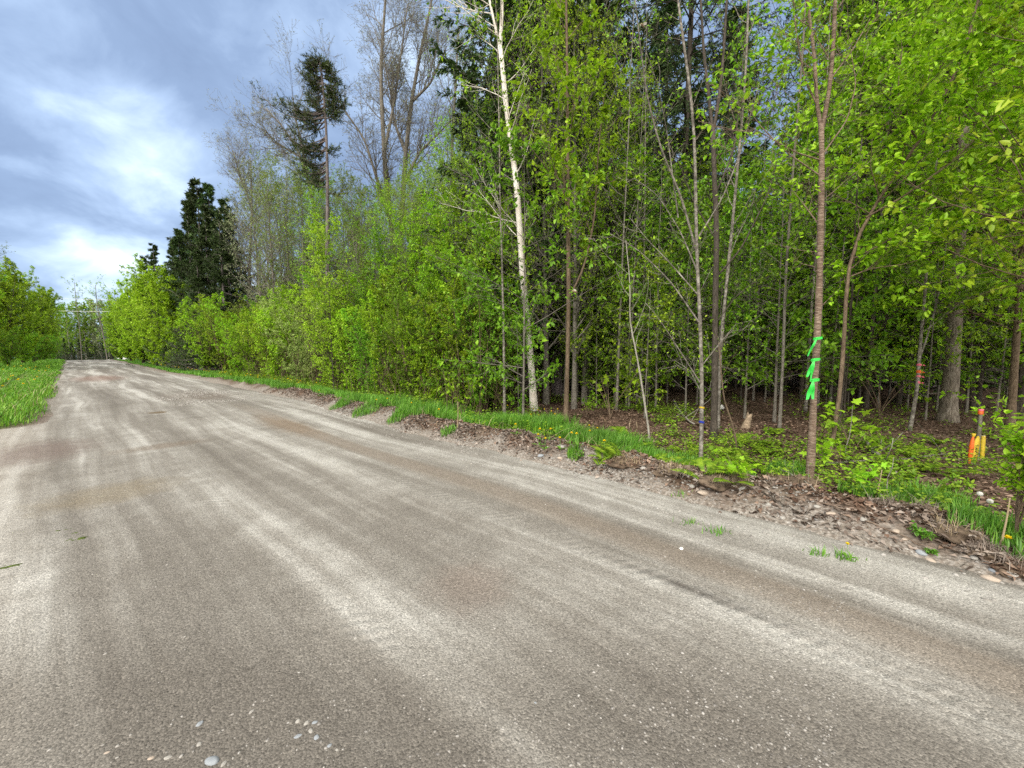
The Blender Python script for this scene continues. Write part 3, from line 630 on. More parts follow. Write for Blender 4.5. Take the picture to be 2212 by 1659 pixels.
# ---- right half: dark conifers and leafy trees in the wood
for i, (px, Y, h, m) in enumerate([(1128, 12.6, 12.5, 'lime'), (1180, 12.0, 12.8, 'bright'), (1262, 12.4, 11.5, 'lime'), (1240, 11.2, 10.5, 'bright'), (1330, 12, 9.0, 'lime')]):
    OLIVE[i % 3].set(*spot_px(px, Y), h, desc='loose lime tree before the dark spruces', group='leafy trees inside the wood', leafm=M[m])
for px, Y, h, k in [(1130, 13.8, 19, 0), (1205, 14.2, 20, 1), (1270, 15.5, 18, 0), (1085, 14.6, 11.5, 1)]:
    BIGSPRUCE[k].set(*spot_px(px, Y), h, desc='tall dark spruce behind the white birch', group='spruce trees')
for i, (px, Y, h, m) in enumerate([(1310, 12.2, 8.2, 'green'), (1360, 13.5, 7.6, 'green'), (1420, 12.8, 7.2, 'green'), (1480, 14, 7.0, 'green'),
        (1600, 12.5, 6.8, 'green'), (1660, 13.6, 8.4, 'green'), (1730, 12, 9.4, 'green'), (1800, 12.5, 11, 'lime'), (1870, 11, 11.5, 'lime'), (1940, 11.6, 12, 'lime'), (2030, 10.5, 12, 'bright'), (2110, 10.4, 12, 'lime'), (2200, 9.6, 12, 'bright'), (2290, 9.8, 12, 'lime'), (2400, 8.8, 12, 'lime')]):
    TALL[i % 3].set(*spot_px(px, Y), h, desc='leafy tree inside the wood', group='leafy trees inside the wood', leafm=M[m])
for i in range(26):
    px = 1270 + 1180 * (i * 0.6180339 % 1); Y = 12.5 + 9 * (i * 0.7548776 % 1); h = RNG.uniform(12, 17)
    if 1540 < px < 1740: h = 8.0
    elif px < 1540: h = RNG.uniform(7, 9.5)
    TALL[i % 3].set(*spot_px(px, Y), h, desc='taller leafy tree inside the wood', group='leafy trees inside the wood', leafm=M[['lime', 'green', 'bright'][i % 3]])
for px, Y, h, k in [(1150, 20, 22, 1), (1560, 19, 17, 0), (1830, 16, 19, 2), (1900, 18, 21, 0), (2000, 16, 20, 1), (1420, 20, 21, 2), (1080, 17, 12.5, 0)]:
    SPRUCE[k].set(*spot_px(px, Y), h, desc='tall dark spruce inside the wood', group='spruce trees')
for i in range(58):
    px = 1130 + 1150 * (i * 0.6180339 % 1); Y = 9.0 + 9.5 * (i * 0.7548776 % 1)
    m = ['green', 'lime', 'green', 'herb'][i % 4]
    SAPL[i % 4].set(*spot_px(px, Y), RNG.uniform(3.6, 7.2), desc='green layered sapling under the trees', group='saplings inside the wood', leafm=M[m])
for i in range(56):
    px = 1090 + 1250 * (i * 0.6180339 % 1); Y = 9.5 + 14 * (i * 0.5698403 % 1)
    THIN[i % 3].set(*spot_px(px, Y), RNG.uniform(7, 12), desc='thin grey stem in the shade', group='thin stems inside the wood', leafm=M['green'])
for i in range(26):
    px = 1120 + 1180 * (i * 0.6180339 % 1); Y = 9.5 + 11 * (i * 0.5698403 % 1)
    SAPL[(i + 1) % 4].set(*spot_px(px, Y), RNG.uniform(1.8, 3.8), desc='small leafy sapling in the shade', group='small saplings inside the wood', leafm=M[['green', 'herb', 'lime'][i % 3]])
DEEP = []
for i in range(64):
    px = 1020 + 1500 * (i * 0.6180339 % 1); Y = 18 + 24 * (i * 0.7548776 % 1)
    if 1560 < px < 1740 and Y < 30: Y += 10
    DEEP.append(SPRUCE[i % 3].set(*spot_px(px, Y), RNG.uniform(9, 15), desc='deep', group='dark spruces deep in the wood'))
for i in range(56):
    px = 480 + 640 * (i * 0.6180339 % 1); Y = edge_Y(px, 13 + 14 * (i * 0.7548776 % 1))
    DEEP.append(SPRUCE[i % 3].set(*spot_px(px, Y), RNG.uniform(8, 12.5), desc='deep', group='dark spruces deep in the wood'))

# ------------------------------------------------------------------ single trees, each built to its own shape
def limb(pix, Y, dpx, K=16, tilt=0.0):
    """a trunk through picture points, standing at depth Y; dpx: thickness at foot and tip (2212-px scale)"""
    pts = np.array([at_depth(x, y, Y + tilt * j / max(1, len(pix) - 1)) for j, (x, y) in enumerate(pix)])
    P = resample(pts, K); oblique = math.cos(math.atan2(abs(P[0, 0]), Y))
    return P, np.linspace(dpx[0], dpx[1], K) / 2 / FPX * Y * oblique
class Own:
    def __init__(s, seed): s.rng = rg(seed); s.t = Tree(); s.P = []; s.R = []; s.Y = None
    def stem(s, pix, Y, dpx, sides=9, fl=0.0, tilt=0.0, foot=True):
        s.Y = s.Y or Y; P, r = limb(pix, Y, dpx, tilt=tilt)
        if foot: P[0, 2] = float(ground_z(P[0, 0], P[0, 1])) - 0.06
        if fl: r = flare(r, fl)
        r = r * (1 + 0.05 * s.rng.standard_normal(len(r)))
        s.t.w.add(*tubes(P[None], r[None], sides)); s.P.append(P); s.R.append(r); return s
    def limbs(s, which, n, t0, t1, L, ang=45, up=0.3, ntw=6, ltw=0.4, nt3=2, leaf=0.08, nleaf=4, shape='oval', wig=0.25, tilt=0.5, flat=1.0, prof=None, W=0.6, lt0=0.1, rr=0.42, rmax=None, angsd=10, bias=None, droop=-0.15, fine=0.0012):
        rng = s.rng; P = s.P[which][None]; r = s.R[which][None]
        B1, R1, _ = spawn(rng, P, r, n, t0, t1, ang, angsd, L, 0.3, up, wig, 7, rr, 0.2, prof, flat, rmax, bias); s.t.w.add(*tubes(B1, np.maximum(R1, .002), 5))
        B2, R2, _ = spawn(rng, B1, R1, ntw, 0.15, 1.0, 45, 12, 1.0, 0.3, 0.15, 0.3, 5, 0.55, 0.35, lambda u, b=B1: ltw * np.repeat(np.linalg.norm(b[:, -1] - b[:, 0], axis=1), ntw) * (1.15 - 0.7 * u), flat)
        s.t.w.add(*tubes(B2, np.maximum(R2, 0.0016), 3)); Q = B2
        if nt3:
            B3, R3, _ = spawn(rng, B2, R2, nt3, 0.25, 1.0, 45, 14, 1.0, 0.3, 0.1, 0.3, 4, 0.6, 0.5, lambda u, b=B2: 0.5 * np.repeat(np.linalg.norm(b[:, -1] - b[:, 0], axis=1), nt3) * (1.1 - 0.6 * u), flat)
            s.t.w.add(*tubes(B3, np.maximum(R3, fine), 3)); Q = B3
        if nleaf: s.t.l.add(*leaf_cloud(rng, Q, nleaf, leaf, W, lt0, 1.05, shape, droop, tilt))
        return s
    def branch(s, pix, Y, dpx, tilt=0.0): return s.stem(pix, Y, dpx, 6, 0.0, tilt, False)
    def done(s, name, wood, leafm, label, cat, group=None, crown='crown'):
        base = s.P[0][0].copy(); base[2] += 0.06
        o = bpy.data.objects.new(name, None); COL.objects.link(o); o.location = base; o.empty_display_size = 0.3
        s.t.w.put('trunk', wood, o, off=base, smooth=True)
        if s.t.l.V: s.t.l.put(crown, leafm, o, off=base)
        return tag(o, label, cat, group)
# white birch
b = Own(301)
b.stem([(1154, 884), (1147, 781), (1138, 698), (1131, 614), (1124, 515), (1117, 400), (1105, 317), (1092, 233), (1089, 167), (1080, 100)], 10.9, (17, 9.5), 12, 0.15)
b.branch([(1080, 104), (1084, 40), (1085, -20), (1090, -160)], 10.9, (8.5, 4)); b.branch([(1080, 104), (1068, 50), (1057, 0), (1040, -130)], 10.9, (6, 3))
b.limbs(0, 16, 0.42, 1.0, 1.5, 48, 0.2, 7, 0.45, 2, 0.075, 4, rmax=0.014, bias=(0.0, -0.3, 0))
b.limbs(1, 10, 0.1, 1.0, 1.8, 50, 0.2, 7, 0.45, 2, 0.075, 5, rmax=0.014); b.limbs(2, 12, 0.1, 1.0, 2.2, 55, 0.1, 7, 0.45, 2, 0.075, 4, rmax=0.014, bias=(-1.2, 0, 0))
b.done('white_birch', M['birch'], M['lime'], 'white birch with black scars leaning over the grassy verge', 'birch tree')
# brown stem to its right
b = Own(302); b.stem([(1222, 908), (1226, 781), (1229, 631), (1227, 498), (1226, 300), (1225, 120), (1222, -60)], 9.0, (10.5, 4), 9, 0.2)
b.limbs(0, 22, 0.40, 1.0, 1.5, 45, 0.35, 7, 0.42, 3, 0.095, 5, rmax=0.016)
b.branch([(1231, 640), (1262, 580), (1285, 470), (1292, 330), (1305, 200)], 9.0, (5, 1.5)); b.limbs(1, 12, 0.2, 1.0, 0.9, 45, 0.3, 6, 0.45, 3, 0.09, 5, rmax=0.01)
b.done('brown_stem_tree', M['bark_brown'], M['lime'], 'slim brown trunk rising from leaf litter just right of the birch', 'tree')
# curved pale sapling
b = Own(303); b.stem([(1404, 947), (1394, 881), (1384, 815), (1371, 744), (1359, 691), (1362, 631), (1360, 597), (1352, 520)], 7.2, (5.5, 1.6), 8)
b.limbs(0, 8, 0.45, 1.0, 0.7, 45, 0.3, 4, 0.45, 1, 0.07, 2, rmax=0.006)
b.done('crooked_sapling', M['bark_pale'], M['green'], 'crooked pale grey sapling bending left at mid height', 'sapling')
# stem with a yellow and a blue band
b = Own(304); b.stem([(1514, 996), (1516, 898), (1516, 797), (1511, 664), (1504, 531), (1502, 333), (1495, 217), (1479, 117), (1465, 0), (1452, -90)], 5.7, (10, 4.2), 10, 0.1)
for pts, d in [([(1514, 830), (1470, 760), (1425, 690), (1395, 655)], (4, 1)), ([(1512, 700), (1450, 610), (1380, 540), (1318, 505)], (4.5, 1)), ([(1510, 640), (1440, 560), (1400, 520), (1360, 470)], (3.5, 1)), ([(1505, 545), (1470, 420), (1430, 330), (1398, 215), (1382, 90), (1370, -20)], (5.5, 1.6)),
               ([(1508, 590), (1470, 500), (1420, 420), (1370, 385)], (3.5, 1)), ([(1516, 790), (1560, 735), (1590, 700)], (3, 1)), ([(1504, 520), (1560, 430), (1600, 330), (1640, 180)], (4, 1.2)), ([(1465, 470), (1440, 280), (1420, 180), (1395, 110)], (3, 1)), ([(1516, 850), (1490, 800), (1460, 780)], (2.5, .8))]:
    b.branch(pts, 5.7, d, RNG.uniform(-0.9, 0.5))
for k in range(len(b.P)): b.limbs(k, 9 if k else 14, 0.15 if k else 0.3, 1.0, 0.34, 42, 0.25, 3, 0.5, 0, 0.035, 1, rmax=0.004, lt0=0.9)
b.done('banded_stem_tree', M['bark_mottled'], M['bright'], 'nearly bare grey stem with a yellow and a blue band near its foot', 'tree')
# darker forked trunk behind it
b = Own(305); b.stem([(1541, 946), (1544, 864), (1544, 764), (1545, 664), (1547, 564), (1549, 498), (1545, 433), (1540, 283)], 7.2, (16, 10), 10, 0.25)
b.branch([(1540, 288), (1532, 217), (1519, 100), (1514, 0), (1505, -80)], 7.2, (7.5, 4)); b.branch([(1540, 288), (1549, 240), (1559, 167), (1565, 83), (1570, 0), (1574, -80)], 7.2, (7.5, 4))
for pts, d in [([(1546, 600), (1600, 540), (1660, 420), (1690, 300)], (4.5, 1.5)), ([(1548, 520), (1500, 440), (1470, 360), (1440, 300)], (3.5, 1)), ([(1545, 700), (1590, 640), (1640, 600)], (3, 1)), ([(1545, 420), (1585, 330), (1600, 200), (1610, 60)], (4, 1.5)), ([(1544, 800), (1500, 740), (1475, 720)], (2.5, 1))]:
    b.branch(pts, 7.2, d, RNG.uniform(-0.8, 0.8))
for k in range(len(b.P)): b.limbs(k, 9, 0.35, 1.0, 0.7, 42, 0.3, 4, 0.5, 1, 0.045, 1, rmax=0.006, lt0=0.7)
b.done('forked_trunk_tree', M['bark_dark'], M['bright'], 'dark trunk forking into two pale stems behind the banded stem', 'tree')
# leaning mottled trunk
b = Own(306); b.stem([(1550, 950), (1553, 860), (1554, 781), (1561, 698), (1571, 598), (1581, 498), (1590, 400), (1599, 300), (1612, 150), (1616, 0), (1620, -60)], 7.9, (9, 4), 9, 0.15)
b.limbs(0, 16, 0.4, 1.0, 1.1, 42, 0.3, 6, 0.45, 2, 0.08, 3, rmax=0.009); b.done('leaning_mottled_tree', M['bark_mottled'], M['green'], 'thin mottled trunk leaning right out of the dark forked trunk', 'tree')
# bent brown sapling
b = Own(307); b.stem([(1594, 996), (1587, 931), (1564, 864), (1557, 797), (1552, 740)], 6.4, (6, 2), 7); b.limbs(0, 4, 0.5, 1, 0.4, 45, .3, 3, .4, 0, .05, 1, rmax=.004)
b.done('bent_brown_sapling', M['bark_brown'], M['green'], 'thin brown sapling bowed to the left, right of the banded stem', 'sapling')
# slim grey sapling left of the ribbon tree
b = Own(308); b.stem([(1684, 922), (1689, 820), (1694, 720), (1695, 636), (1700, 553), (1702, 533), (1710, 400), (1727, 200), (1735, 100), (1742, -40)], 8.2, (8, 3.2), 9, 0.15)
b.limbs(0, 20, 0.25, 1.0, 1.0, 50, 0.2, 6, 0.45, 2, 0.085, 4, rmax=0.008, flat=0.6); b.limbs(0, 7, 0.12, 0.35, 0.9, 70, 0.1, 5, 0.5, 0, 0.06, 2, rmax=0.006)
b.done('slim_grey_tree', M['bark_grey'], M['green'], 'slim grey trunk with a dark foot left of the ribbon tree', 'tree')
# cherry with ribbons
b = Own(309); b.stem([(1749, 1036), (1755, 936), (1757, 853), (1764, 753), (1770, 620), (1771, 553), (1775, 400), (1775, 300), (1774, 270)], 4.95, (20, 12.5), 12, 0.16)
b.branch([(1774, 285), (1764, 217), (1760, 130), (1744, 0), (1735, -70)], 4.95, (9, 6)); b.branch([(1774, 285), (1791, 200), (1800, 100), (1804, 0), (1806, -70)], 4.95, (11, 7.5))
for pts, d in [([(1772, 490), (1735, 440), (1712, 410)], (4, 1.2)), ([(1770, 345), (1720, 330), (1650, 290), (1610, 270)], (4, 1.2)), ([(1772, 380), (1700, 330), (1640, 270), (1600, 210)], (4, 1.2)), ([(1780, 330), (1830, 260), (1850, 180), (1836, 100)], (4, 1.5)), ([(1766, 230), (1738, 170), (1718, 60), (1712, -30)], (4.5, 2)), ([(1795, 170), (1840, 110), (1880, 40)], (4, 1.5))]:
    b.branch(pts, 4.95, d, RNG.uniform(-0.8, 0.6))
for k in range(1, len(b.P)): b.limbs(k, 9, 0.25, 1.0, 0.55, 45, 0.2, 5, 0.5, 1, 0.055, 3, rmax=0.006)
b.limbs(0, 8, 0.45, 1.0, 0.5, 60, 0.15, 4, 0.5, 1, 0.05, 3, rmax=0.005)
b.done('cherry_tree', M['bark_cherry'], M['lime'], 'reddish brown cherry trunk tied with three bright green ribbons', 'cherry tree')
# multi-stemmed dark sapling right of it
b = Own(310); b.stem([(1812, 922), (1820, 850), (1827, 770), (1840, 653), (1845, 553), (1850, 420), (1862, 300)], 8.4, (7, 3), 8); b.stem([(1822, 920), (1826, 840), (1834, 760), (1852, 640), (1880, 520)], 8.4, (5, 2), 7); b.stem([(1803, 918), (1812, 850), (1818, 780), (1812, 690)], 8.4, (4, 1.5), 7)
for k in range(3): b.limbs(k, 10, 0.25, 1.0, 0.9, 60, 0.15, 5, 0.45, 2, 0.09, 4, rmax=0.007, flat=0.5)
b.done('clumped_sapling', M['bark_dark'], M['green'], 'clump of dark thin stems just right of the ribbon tree', 'sapling')
# stem with pink bands
b = Own(311); b.stem([(1964, 932), (1977, 870), (1984, 820), (1985, 770), (1992, 703), (1998, 636), (2003, 553), (2012, 430), (2030, 300)], 7.8, (10, 4), 9, 0.15); b.branch([(1987, 772), (1997, 745), (2020, 670), (2034, 603), (2045, 520)], 7.8, (6, 2.5))
for k in range(2): b.limbs(k, 13, 0.3, 1.0, 1.1, 60, 0.15, 6, 0.45, 2, 0.09, 4, rmax=0.008, flat=0.5)
b.done('pink_banded_tree', M['bark_mottled'], M['green'], 'forked thin trunk wrapped in pink and orange bands', 'tree')
# old trunk with a hollow foot
b = Own(312); b.stem([(2046, 912), (2050, 870), (2057, 786), (2065, 653), (2072, 520), (2078, 400), (2084, 250)], 9.0, (40, 24), 18, 0.45)
b.done('old_trunk', M['bark_snag'], None, 'thick weathered old trunk with a hollow at its flared foot', 'tree')
b = Own(313); b.stem([(2102, 900), (2098, 780), (2096, 620), (2105, 450), (2110, 250), (2116, 0)], 10.4, (15, 9), 9); b.limbs(0, 20, 0.45, 1, 1.6, 55, .2, 6, .45, 2, .095, 4, rmax=.012)
b.done('shaded_trunk_tree', M['bark_dark'], M['lime'], 'plain dark trunk close behind the old hollow trunk', 'tree')
# big leaning tree in the upper right
b = Own(314); b.stem([(1790, 1000), (1812, 880), (1826, 700), (1830, 560), (1868, 470), (1990, 300), (2040, 210), (2075, 140), (2110, 20), (2130, -80)], 6.2, (11, 4.5), 10)
for pts, d in [([(1985, 305), (1945, 250), (1940, 180), (1950, 100)], (5, 1.6)), ([(1870, 470), (1960, 420), (2080, 330), (2190, 200)], (5.5, 1.6)), ([(1840, 560), (1920, 520), (2020, 440), (2110, 350)], (4.5, 1.4)), ([(2050, 190), (2120, 120), (2180, 60)], (4, 1.5)), ([(1900, 430), (1880, 360), (1884, 300)], (3.5, 1)), ([(1830, 600), (1880, 580), (1960, 570), (2040, 540)], (4, 1.2))]:
    b.branch(pts, 6.2, d, RNG.uniform(-1.2, 0.9))
for k in range(len(b.P)): b.limbs(k, 16, 0.35 if k == 0 else 0.1, 1.0, 0.9, 52, 0.15, 6, 0.45, 2, 0.085, 5, rmax=0.008, flat=0.7)
b.done('leaning_leafy_tree', M['bark_brown'], M['lime'], 'dark branching tree leaning right through the lime leaves', 'tree')
# leafy canopy trees close on the right, mostly beyond the frame
for j, (px, Y, h, lean, lab) in enumerate([(2270, 6.0, 8.5, -0.3, 'lime leafy tree whose crown fills the upper right corner'), (2390, 4.6, 7.0, -0.5, 'yellow green boughs reaching in from beyond the right edge'), (2180, 7.4, 8.5, 0.1, 'leafy tree behind the stakes with lime foliage from mid height up')]):
    b = Own(320 + j); x = column(px, Y); z0 = float(ground_z(x, Y)); P = trunk_line(b.rng, h, 0.05) + np.array([x, Y, z0 - 0.06]); P[:, 0] += lean * np.linspace(0, 1, 14) ** 2
    r = flare(np.linspace(0.06, 0.012, 14)); b.t.w.add(*tubes(P[None], r[None], 9)); b.P.append(P); b.R.append(r)
    b.limbs(0, 54, 0.22, 1.0, 2.0, 60, 0.2, 9, 0.42, 3, 0.085, 5, rmax=0.014, flat=0.6)
    b.done('canopy_tree', M['bark_brown'], M['bright' if j < 2 else 'lime'], lab, 'tree')
# pale trunks beyond the crest
for j, (pix, d, lab) in enumerate([([(177, 778), (174, 735), (171, 700), (166, 668), (163, 640), (161, 612)], (2.4, 1.0), 'pale leaning trunk with a small fork, left one above the road crest'), ([(232, 778), (226, 740), (219, 705), (213, 680), (209, 650), (206, 615)], (3.2, 1.2), 'thickest pale leaning trunk above the road crest'), ([(263, 778), (259, 740), (254, 700), (250, 665), (246, 625)], (1.8, .8), 'thin pale trunk above the gravel heap'), ([(249, 778), (247, 740), (243, 705), (240, 680), (236, 630)], (1.5, .7), 'thinnest pale trunk left of the gravel heap')]):
    b = Own(360 + j); b.stem(pix, 97, d, 7); b.limbs(0, 12, .55, 1, 2.6, 45, .3, 6, .4, 2, .25, 3, 'kite', rmax=.05, fine=.01); b.done('pale_trunk_tree', M['bark_grey'], M['lime'], lab, 'tree', 'pale trunks above the crest')
# tall pine with a bare lower trunk and boughs mostly to its left
def tall_pine():
    b = Own(330); Y = 20.5; S = Y / FPX
    b.stem([(706, 815), (707, 600), (708, 430), (706, 300), (700, 200), (690, 128)], Y, (13, 3), 10, 0.2)
    rng = b.rng; P = b.P[0]; r = b.R[0]; B = []; 
    for y, dx, n in [(134, -7, 2), (138, 7, 2), (142, -12, 2), (148, 12, 2), (156, -20, 2), (164, 17, 2), (170, -12, 2), (176, -30, 2), (184, 24, 2), (190, -14, 2), (196, -36, 2), (206, 30, 2), (210, 12, 2), (216, -30, 2), (224, 34, 2), (232, -16, 2), (236, 14, 2), (228, -72, 2), (238, -96, 3), (246, -60, 2), (250, 24, 2), (258, -106, 3), (268, -50, 2), (292, -78, 2), (300, -104, 3), (308, -90, 2), (314, -52, 2), (318, -22, 1), (326, 14, 1), (352, -56, 2), (360, -44, 2), (372, -66, 3), (384, -40, 2), (400, -28, 1), (415, 30, 1)]:
        for q in range(n):
            L = abs(dx) * S * rng.uniform(0.8, 1.1); yy = y + rng.uniform(-8, 8)
            k = np.interp(yy, [pix_of(p)[1] for p in P][::-1], np.arange(len(P))[::-1]); i = int(np.clip(k, 0, len(P) - 2)); p0 = P[i] * (1 - (k - i)) + P[i + 1] * (k - i)
            a = rng.uniform(-0.6, 0.6); d = np.array([math.copysign(math.cos(a), dx), math.sin(a), 0]); u = np.linspace(0, 1, 6)[:, None]
            B.append(p0 + d * L * u / max(0.5, math.cos(a)) + np.array([0, 0, 1.0]) * L * (-0.28 * np.sin(u * 2.4) + 0.30 * u ** 2))
    B1 = np.array(B); R1 = np.linspace(1, .25, 6)[None] * np.full((len(B), 1), 0.035); b.t.w.add(*tubes(B1, R1, 5))
    B2, R2, _ = spawn(rng, B1, R1, 15, 0.15, 1.02, 48, 12, 0.42, 0.3, 0.1, 0.15, 4, 0.5, 0.3, None, 0.18); b.t.w.add(*tubes(B2, np.maximum(R2, .006), 3))
    b.t.l.add(*leaf_cloud(rng, B2, 15, 0.15, 0.18, 0.1, 1.08, 'kite', 0.0, 0.9, 0.25, 0.45))
    D, Rd, _ = spawn(rng, P[None], r[None], 46, 0.12, 0.60, 85, 9, 0.8, 0.5, -0.15, 0.25, 4, 0.2, 0.4); b.t.w.add(*tubes(D, np.maximum(Rd, .006), 3))
    b.done('tall_conifer', M['bark_spruce'], M['needle_y'], 'tall ragged conifer with bare lower trunk and boughs blown to the left', 'conifer')
tall_pine()
# tall bare aspens with a low fork, and the bare crown behind the conifer
def bare(seed, stems, Y, label, n, L, leafm='grey_bud'):
    b = Own(seed)
    for i, (pix, d) in enumerate(stems): b.stem(pix, Y, d, 9, 0.2 if i == 0 else 0, RNG.uniform(-.5, .5) if i else 0, i == 0)
    for k in range(len(b.P)): b.limbs(k, n + 7, 0.36 if k == 0 else 0.12, 1.0, L, 38, 0.5, 15, 0.42, 6, 0.075, 1, 'kite', fine=0.0045, rmax=0.035, wig=0.22, W=0.4, tilt=0.9, lt0=0.4)
    b.done('bare_aspen', M['bark_grey'], M[leafm], label, 'aspen tree')
bare(340, [([(852, 830), (850, 560), (846, 480), (832, 380), (826, 250), (820, 150), (832, 20), (836, -60)], (17, 4)), ([(848, 490), (812, 380), (788, 300), (752, 250), (715, 190)], (8, 2)), ([(830, 330), (850, 230), (866, 120), (880, 10)], (7, 2))], 24, 'tall budding aspen standing just right of the ragged conifer', 13, 2.5)
bare(341, [([(858, 830), (862, 560), (868, 480), (874, 350), (884, 250), (900, 150), (925, 40), (940, -40)], (16, 4)), ([(876, 330), (850, 260), (844, 200), (830, 130)], (7, 2)), ([(872, 400), (905, 330), (945, 290), (985, 250)], (8, 2)), ([(890, 220), (930, 180), (965, 100)], (6, 2))], 24.6, 'right twin of the tall budding aspens left of the birch', 13, 2.5)
bare(342, [([(735, 800), (700, 560), (672, 420), (650, 330), (610, 270), (575, 235)], (12, 2.5)), ([(672, 430), (655, 330), (640, 260), (632, 210)], (7, 2)), ([(650, 340), (600, 310), (570, 280)], (6, 2))], 28, 'bare crown of grey twigs showing behind the ragged conifer', 12, 2.3)
bare(343, [([(530, 800), (540, 560), (545, 420), (540, 340)], (10, 2.5)), ([(542, 440), (515, 370), (505, 330)], (5, 2))], 33, 'bare twiggy tree left of the ragged conifer, against the sky', 12, 2.2)
bare(344, [([(990, 800), (980, 520), (975, 330), (985, 180), (990, 60)], (11, 3)), ([(978, 420), (1010, 300), (1030, 200)], (6, 2))], 22, 'thin budding tree filling the gap left of the white birch', 13, 2.2, 'lime')
# dark conifer right of centre, its boughs in front of the sky
def dark_fir():
    b = Own(350); b.stem([(1462, 890), (1466, 700), (1474, 480), (1484, 250), (1492, 60), (1500, -160)], 15.5, (17, 9), 10)
    rng = b.rng; P, r = b.P[0][None], b.R[0][None]
    B1, R1, tt = spawn(rng, P, r, 105, 0.36, 1.0, 82, 8, 2.7, 0.35, -0.1, 0.12, 6, 0.3, 0.2, None, 0.3, 0.04, (-0.35, 0, 0)); b.t.w.add(*tubes(B1, R1, 4))
    B2, R2, _ = spawn(rng, B1, R1, 15, 0.2, 1.0, 52, 10, 0.75, 0.3, -0.25, 0.2, 4, 0.5, 0.3, None, 0.4); b.t.w.add(*tubes(B2, np.maximum(R2, .004), 3))
    b.t.l.add(*leaf_cloud(rng, B2, 28, 0.13, 0.20, 0.05, 1.05, 'kite', -0.1, 0.9, 0.25, 0.45))
    D, Rd, _ = spawn(rng, P, r, 30, 0.08, 0.4, 85, 8, 1.0, 0.4, -0.1, 0.25, 4, 0.2, 0.4); b.t.w.add(*tubes(D, np.maximum(Rd, .005), 3))
    b.done('dark_fir', M['bark_dark'], M['needle'], 'large dark fir behind the banded stem, boughs against the sky', 'fir tree')
dark_fir()

# ------------------------------------------------------------------ ground cover
def on_ground(x, y, dz=0.0): return np.stack([x, y, ground_z(x, y) + dz], -1)
def blades(rng, p, h, w, lean=0.35, wind=(0.1, 0.05)):
    M_ = len(p); a = rng.uniform(0, 6.283, M_); f = np.stack([np.cos(a), np.sin(a), 0 * a], -1); s = np.stack([-np.sin(a), np.cos(a), 0 * a], -1)
    l = (np.abs(rng.standard_normal(M_)) * lean)[:, None] * f + np.array([wind[0], wind[1], 0]); H = h[:, None]; w = w[:, None]; up = np.array([0, 0, 1.0])
    m = p + up * H * 0.55 + l * H * 0.35; t = p + up * H * 0.92 + l * H
    V = np.stack([p - s * w * .5, p + s * w * .5, m + s * w * .42, m - s * w * .42, t], 1).reshape(-1, 3); i = np.arange(M_ * 5).reshape(-1, 5)
    return V, [i[:, [0, 1, 2, 3]], i[:, [3, 2, 4]]]
def scatter(rng, n, t0, t1, s0, s1, dens, spow=1.0):
    """points in road coordinates, kept with probability dens(t, s)"""
    out = []
    got = 0
    while got < n:
        t = rng.uniform(t0, t1, n * 2); s = s0 + (s1 - s0) * rng.random(n * 2) ** spow
        k = rng.random(n * 2) < dens(t, s); out.append(np.stack([t[k], s[k]], -1)); got += int(k.sum())
        if len(out) > 40: break
    q = np.concatenate(out)[:n]; x, y = xy(q[:, 0], q[:, 1]); return x, y, q[:, 0], q[:, 1]
def in_view(x, y, m=140, dmin=0.8):
    px = 1106 + FPX * x / np.maximum(y, 0.1); return (y > dmin) & (px > -m) & (px < 2212 + m)
def stuff(bag, name, mat, label, cat):
    o = bag.put(name, mat); return tag(o, label, cat, kind='stuff')
rng = rg(41)
# right verge grass, in clumps
B = Bag()
tuft = lambda t, s: verge_zone(t, s)[0] * sstep(0.36, 0.6, fbm(t * 2.4 + 60, s * 2.4, 3)) * (t > 2)
x, y, t, s = scatter(rng, 34000, 4.0, 8.0, 3.5, 24, tuft); k = in_view(x, y); x, y, s, t = x[k], y[k], s[k], t[k]
hh = (0.13 + 0.26 * sstep(5.5, 8, s) * (1 - 0.55 * sstep(9.5, 12, s))) * (0.55 + 0.6 * rng.random(len(x))) * (0.6 + 0.8 * fbm(t * 1.5, s * 1.5 + 4))
B.add(*blades(rng, on_ground(x, y, -0.01), hh, 0.008 + 0.004 * rng.random(len(x))))
x, y, t, s = scatter(rng, 26000, 3.6, 7.6, 20, 90, lambda t, s: verge_zone(t, s)[0] * (t > 2), 1.6); k = in_view(x, y); x, y, s = x[k], y[k], s[k]
B.add(*blades(rng, on_ground(x, y, -0.01), 0.16 * (0.6 + 0.8 * rng.random(len(x))), 0.012 + 0.00045 * s))
stuff(B, 'verge_grass', M['grass'], 'bright green grass along the right verge below the shrubs', 'grass')
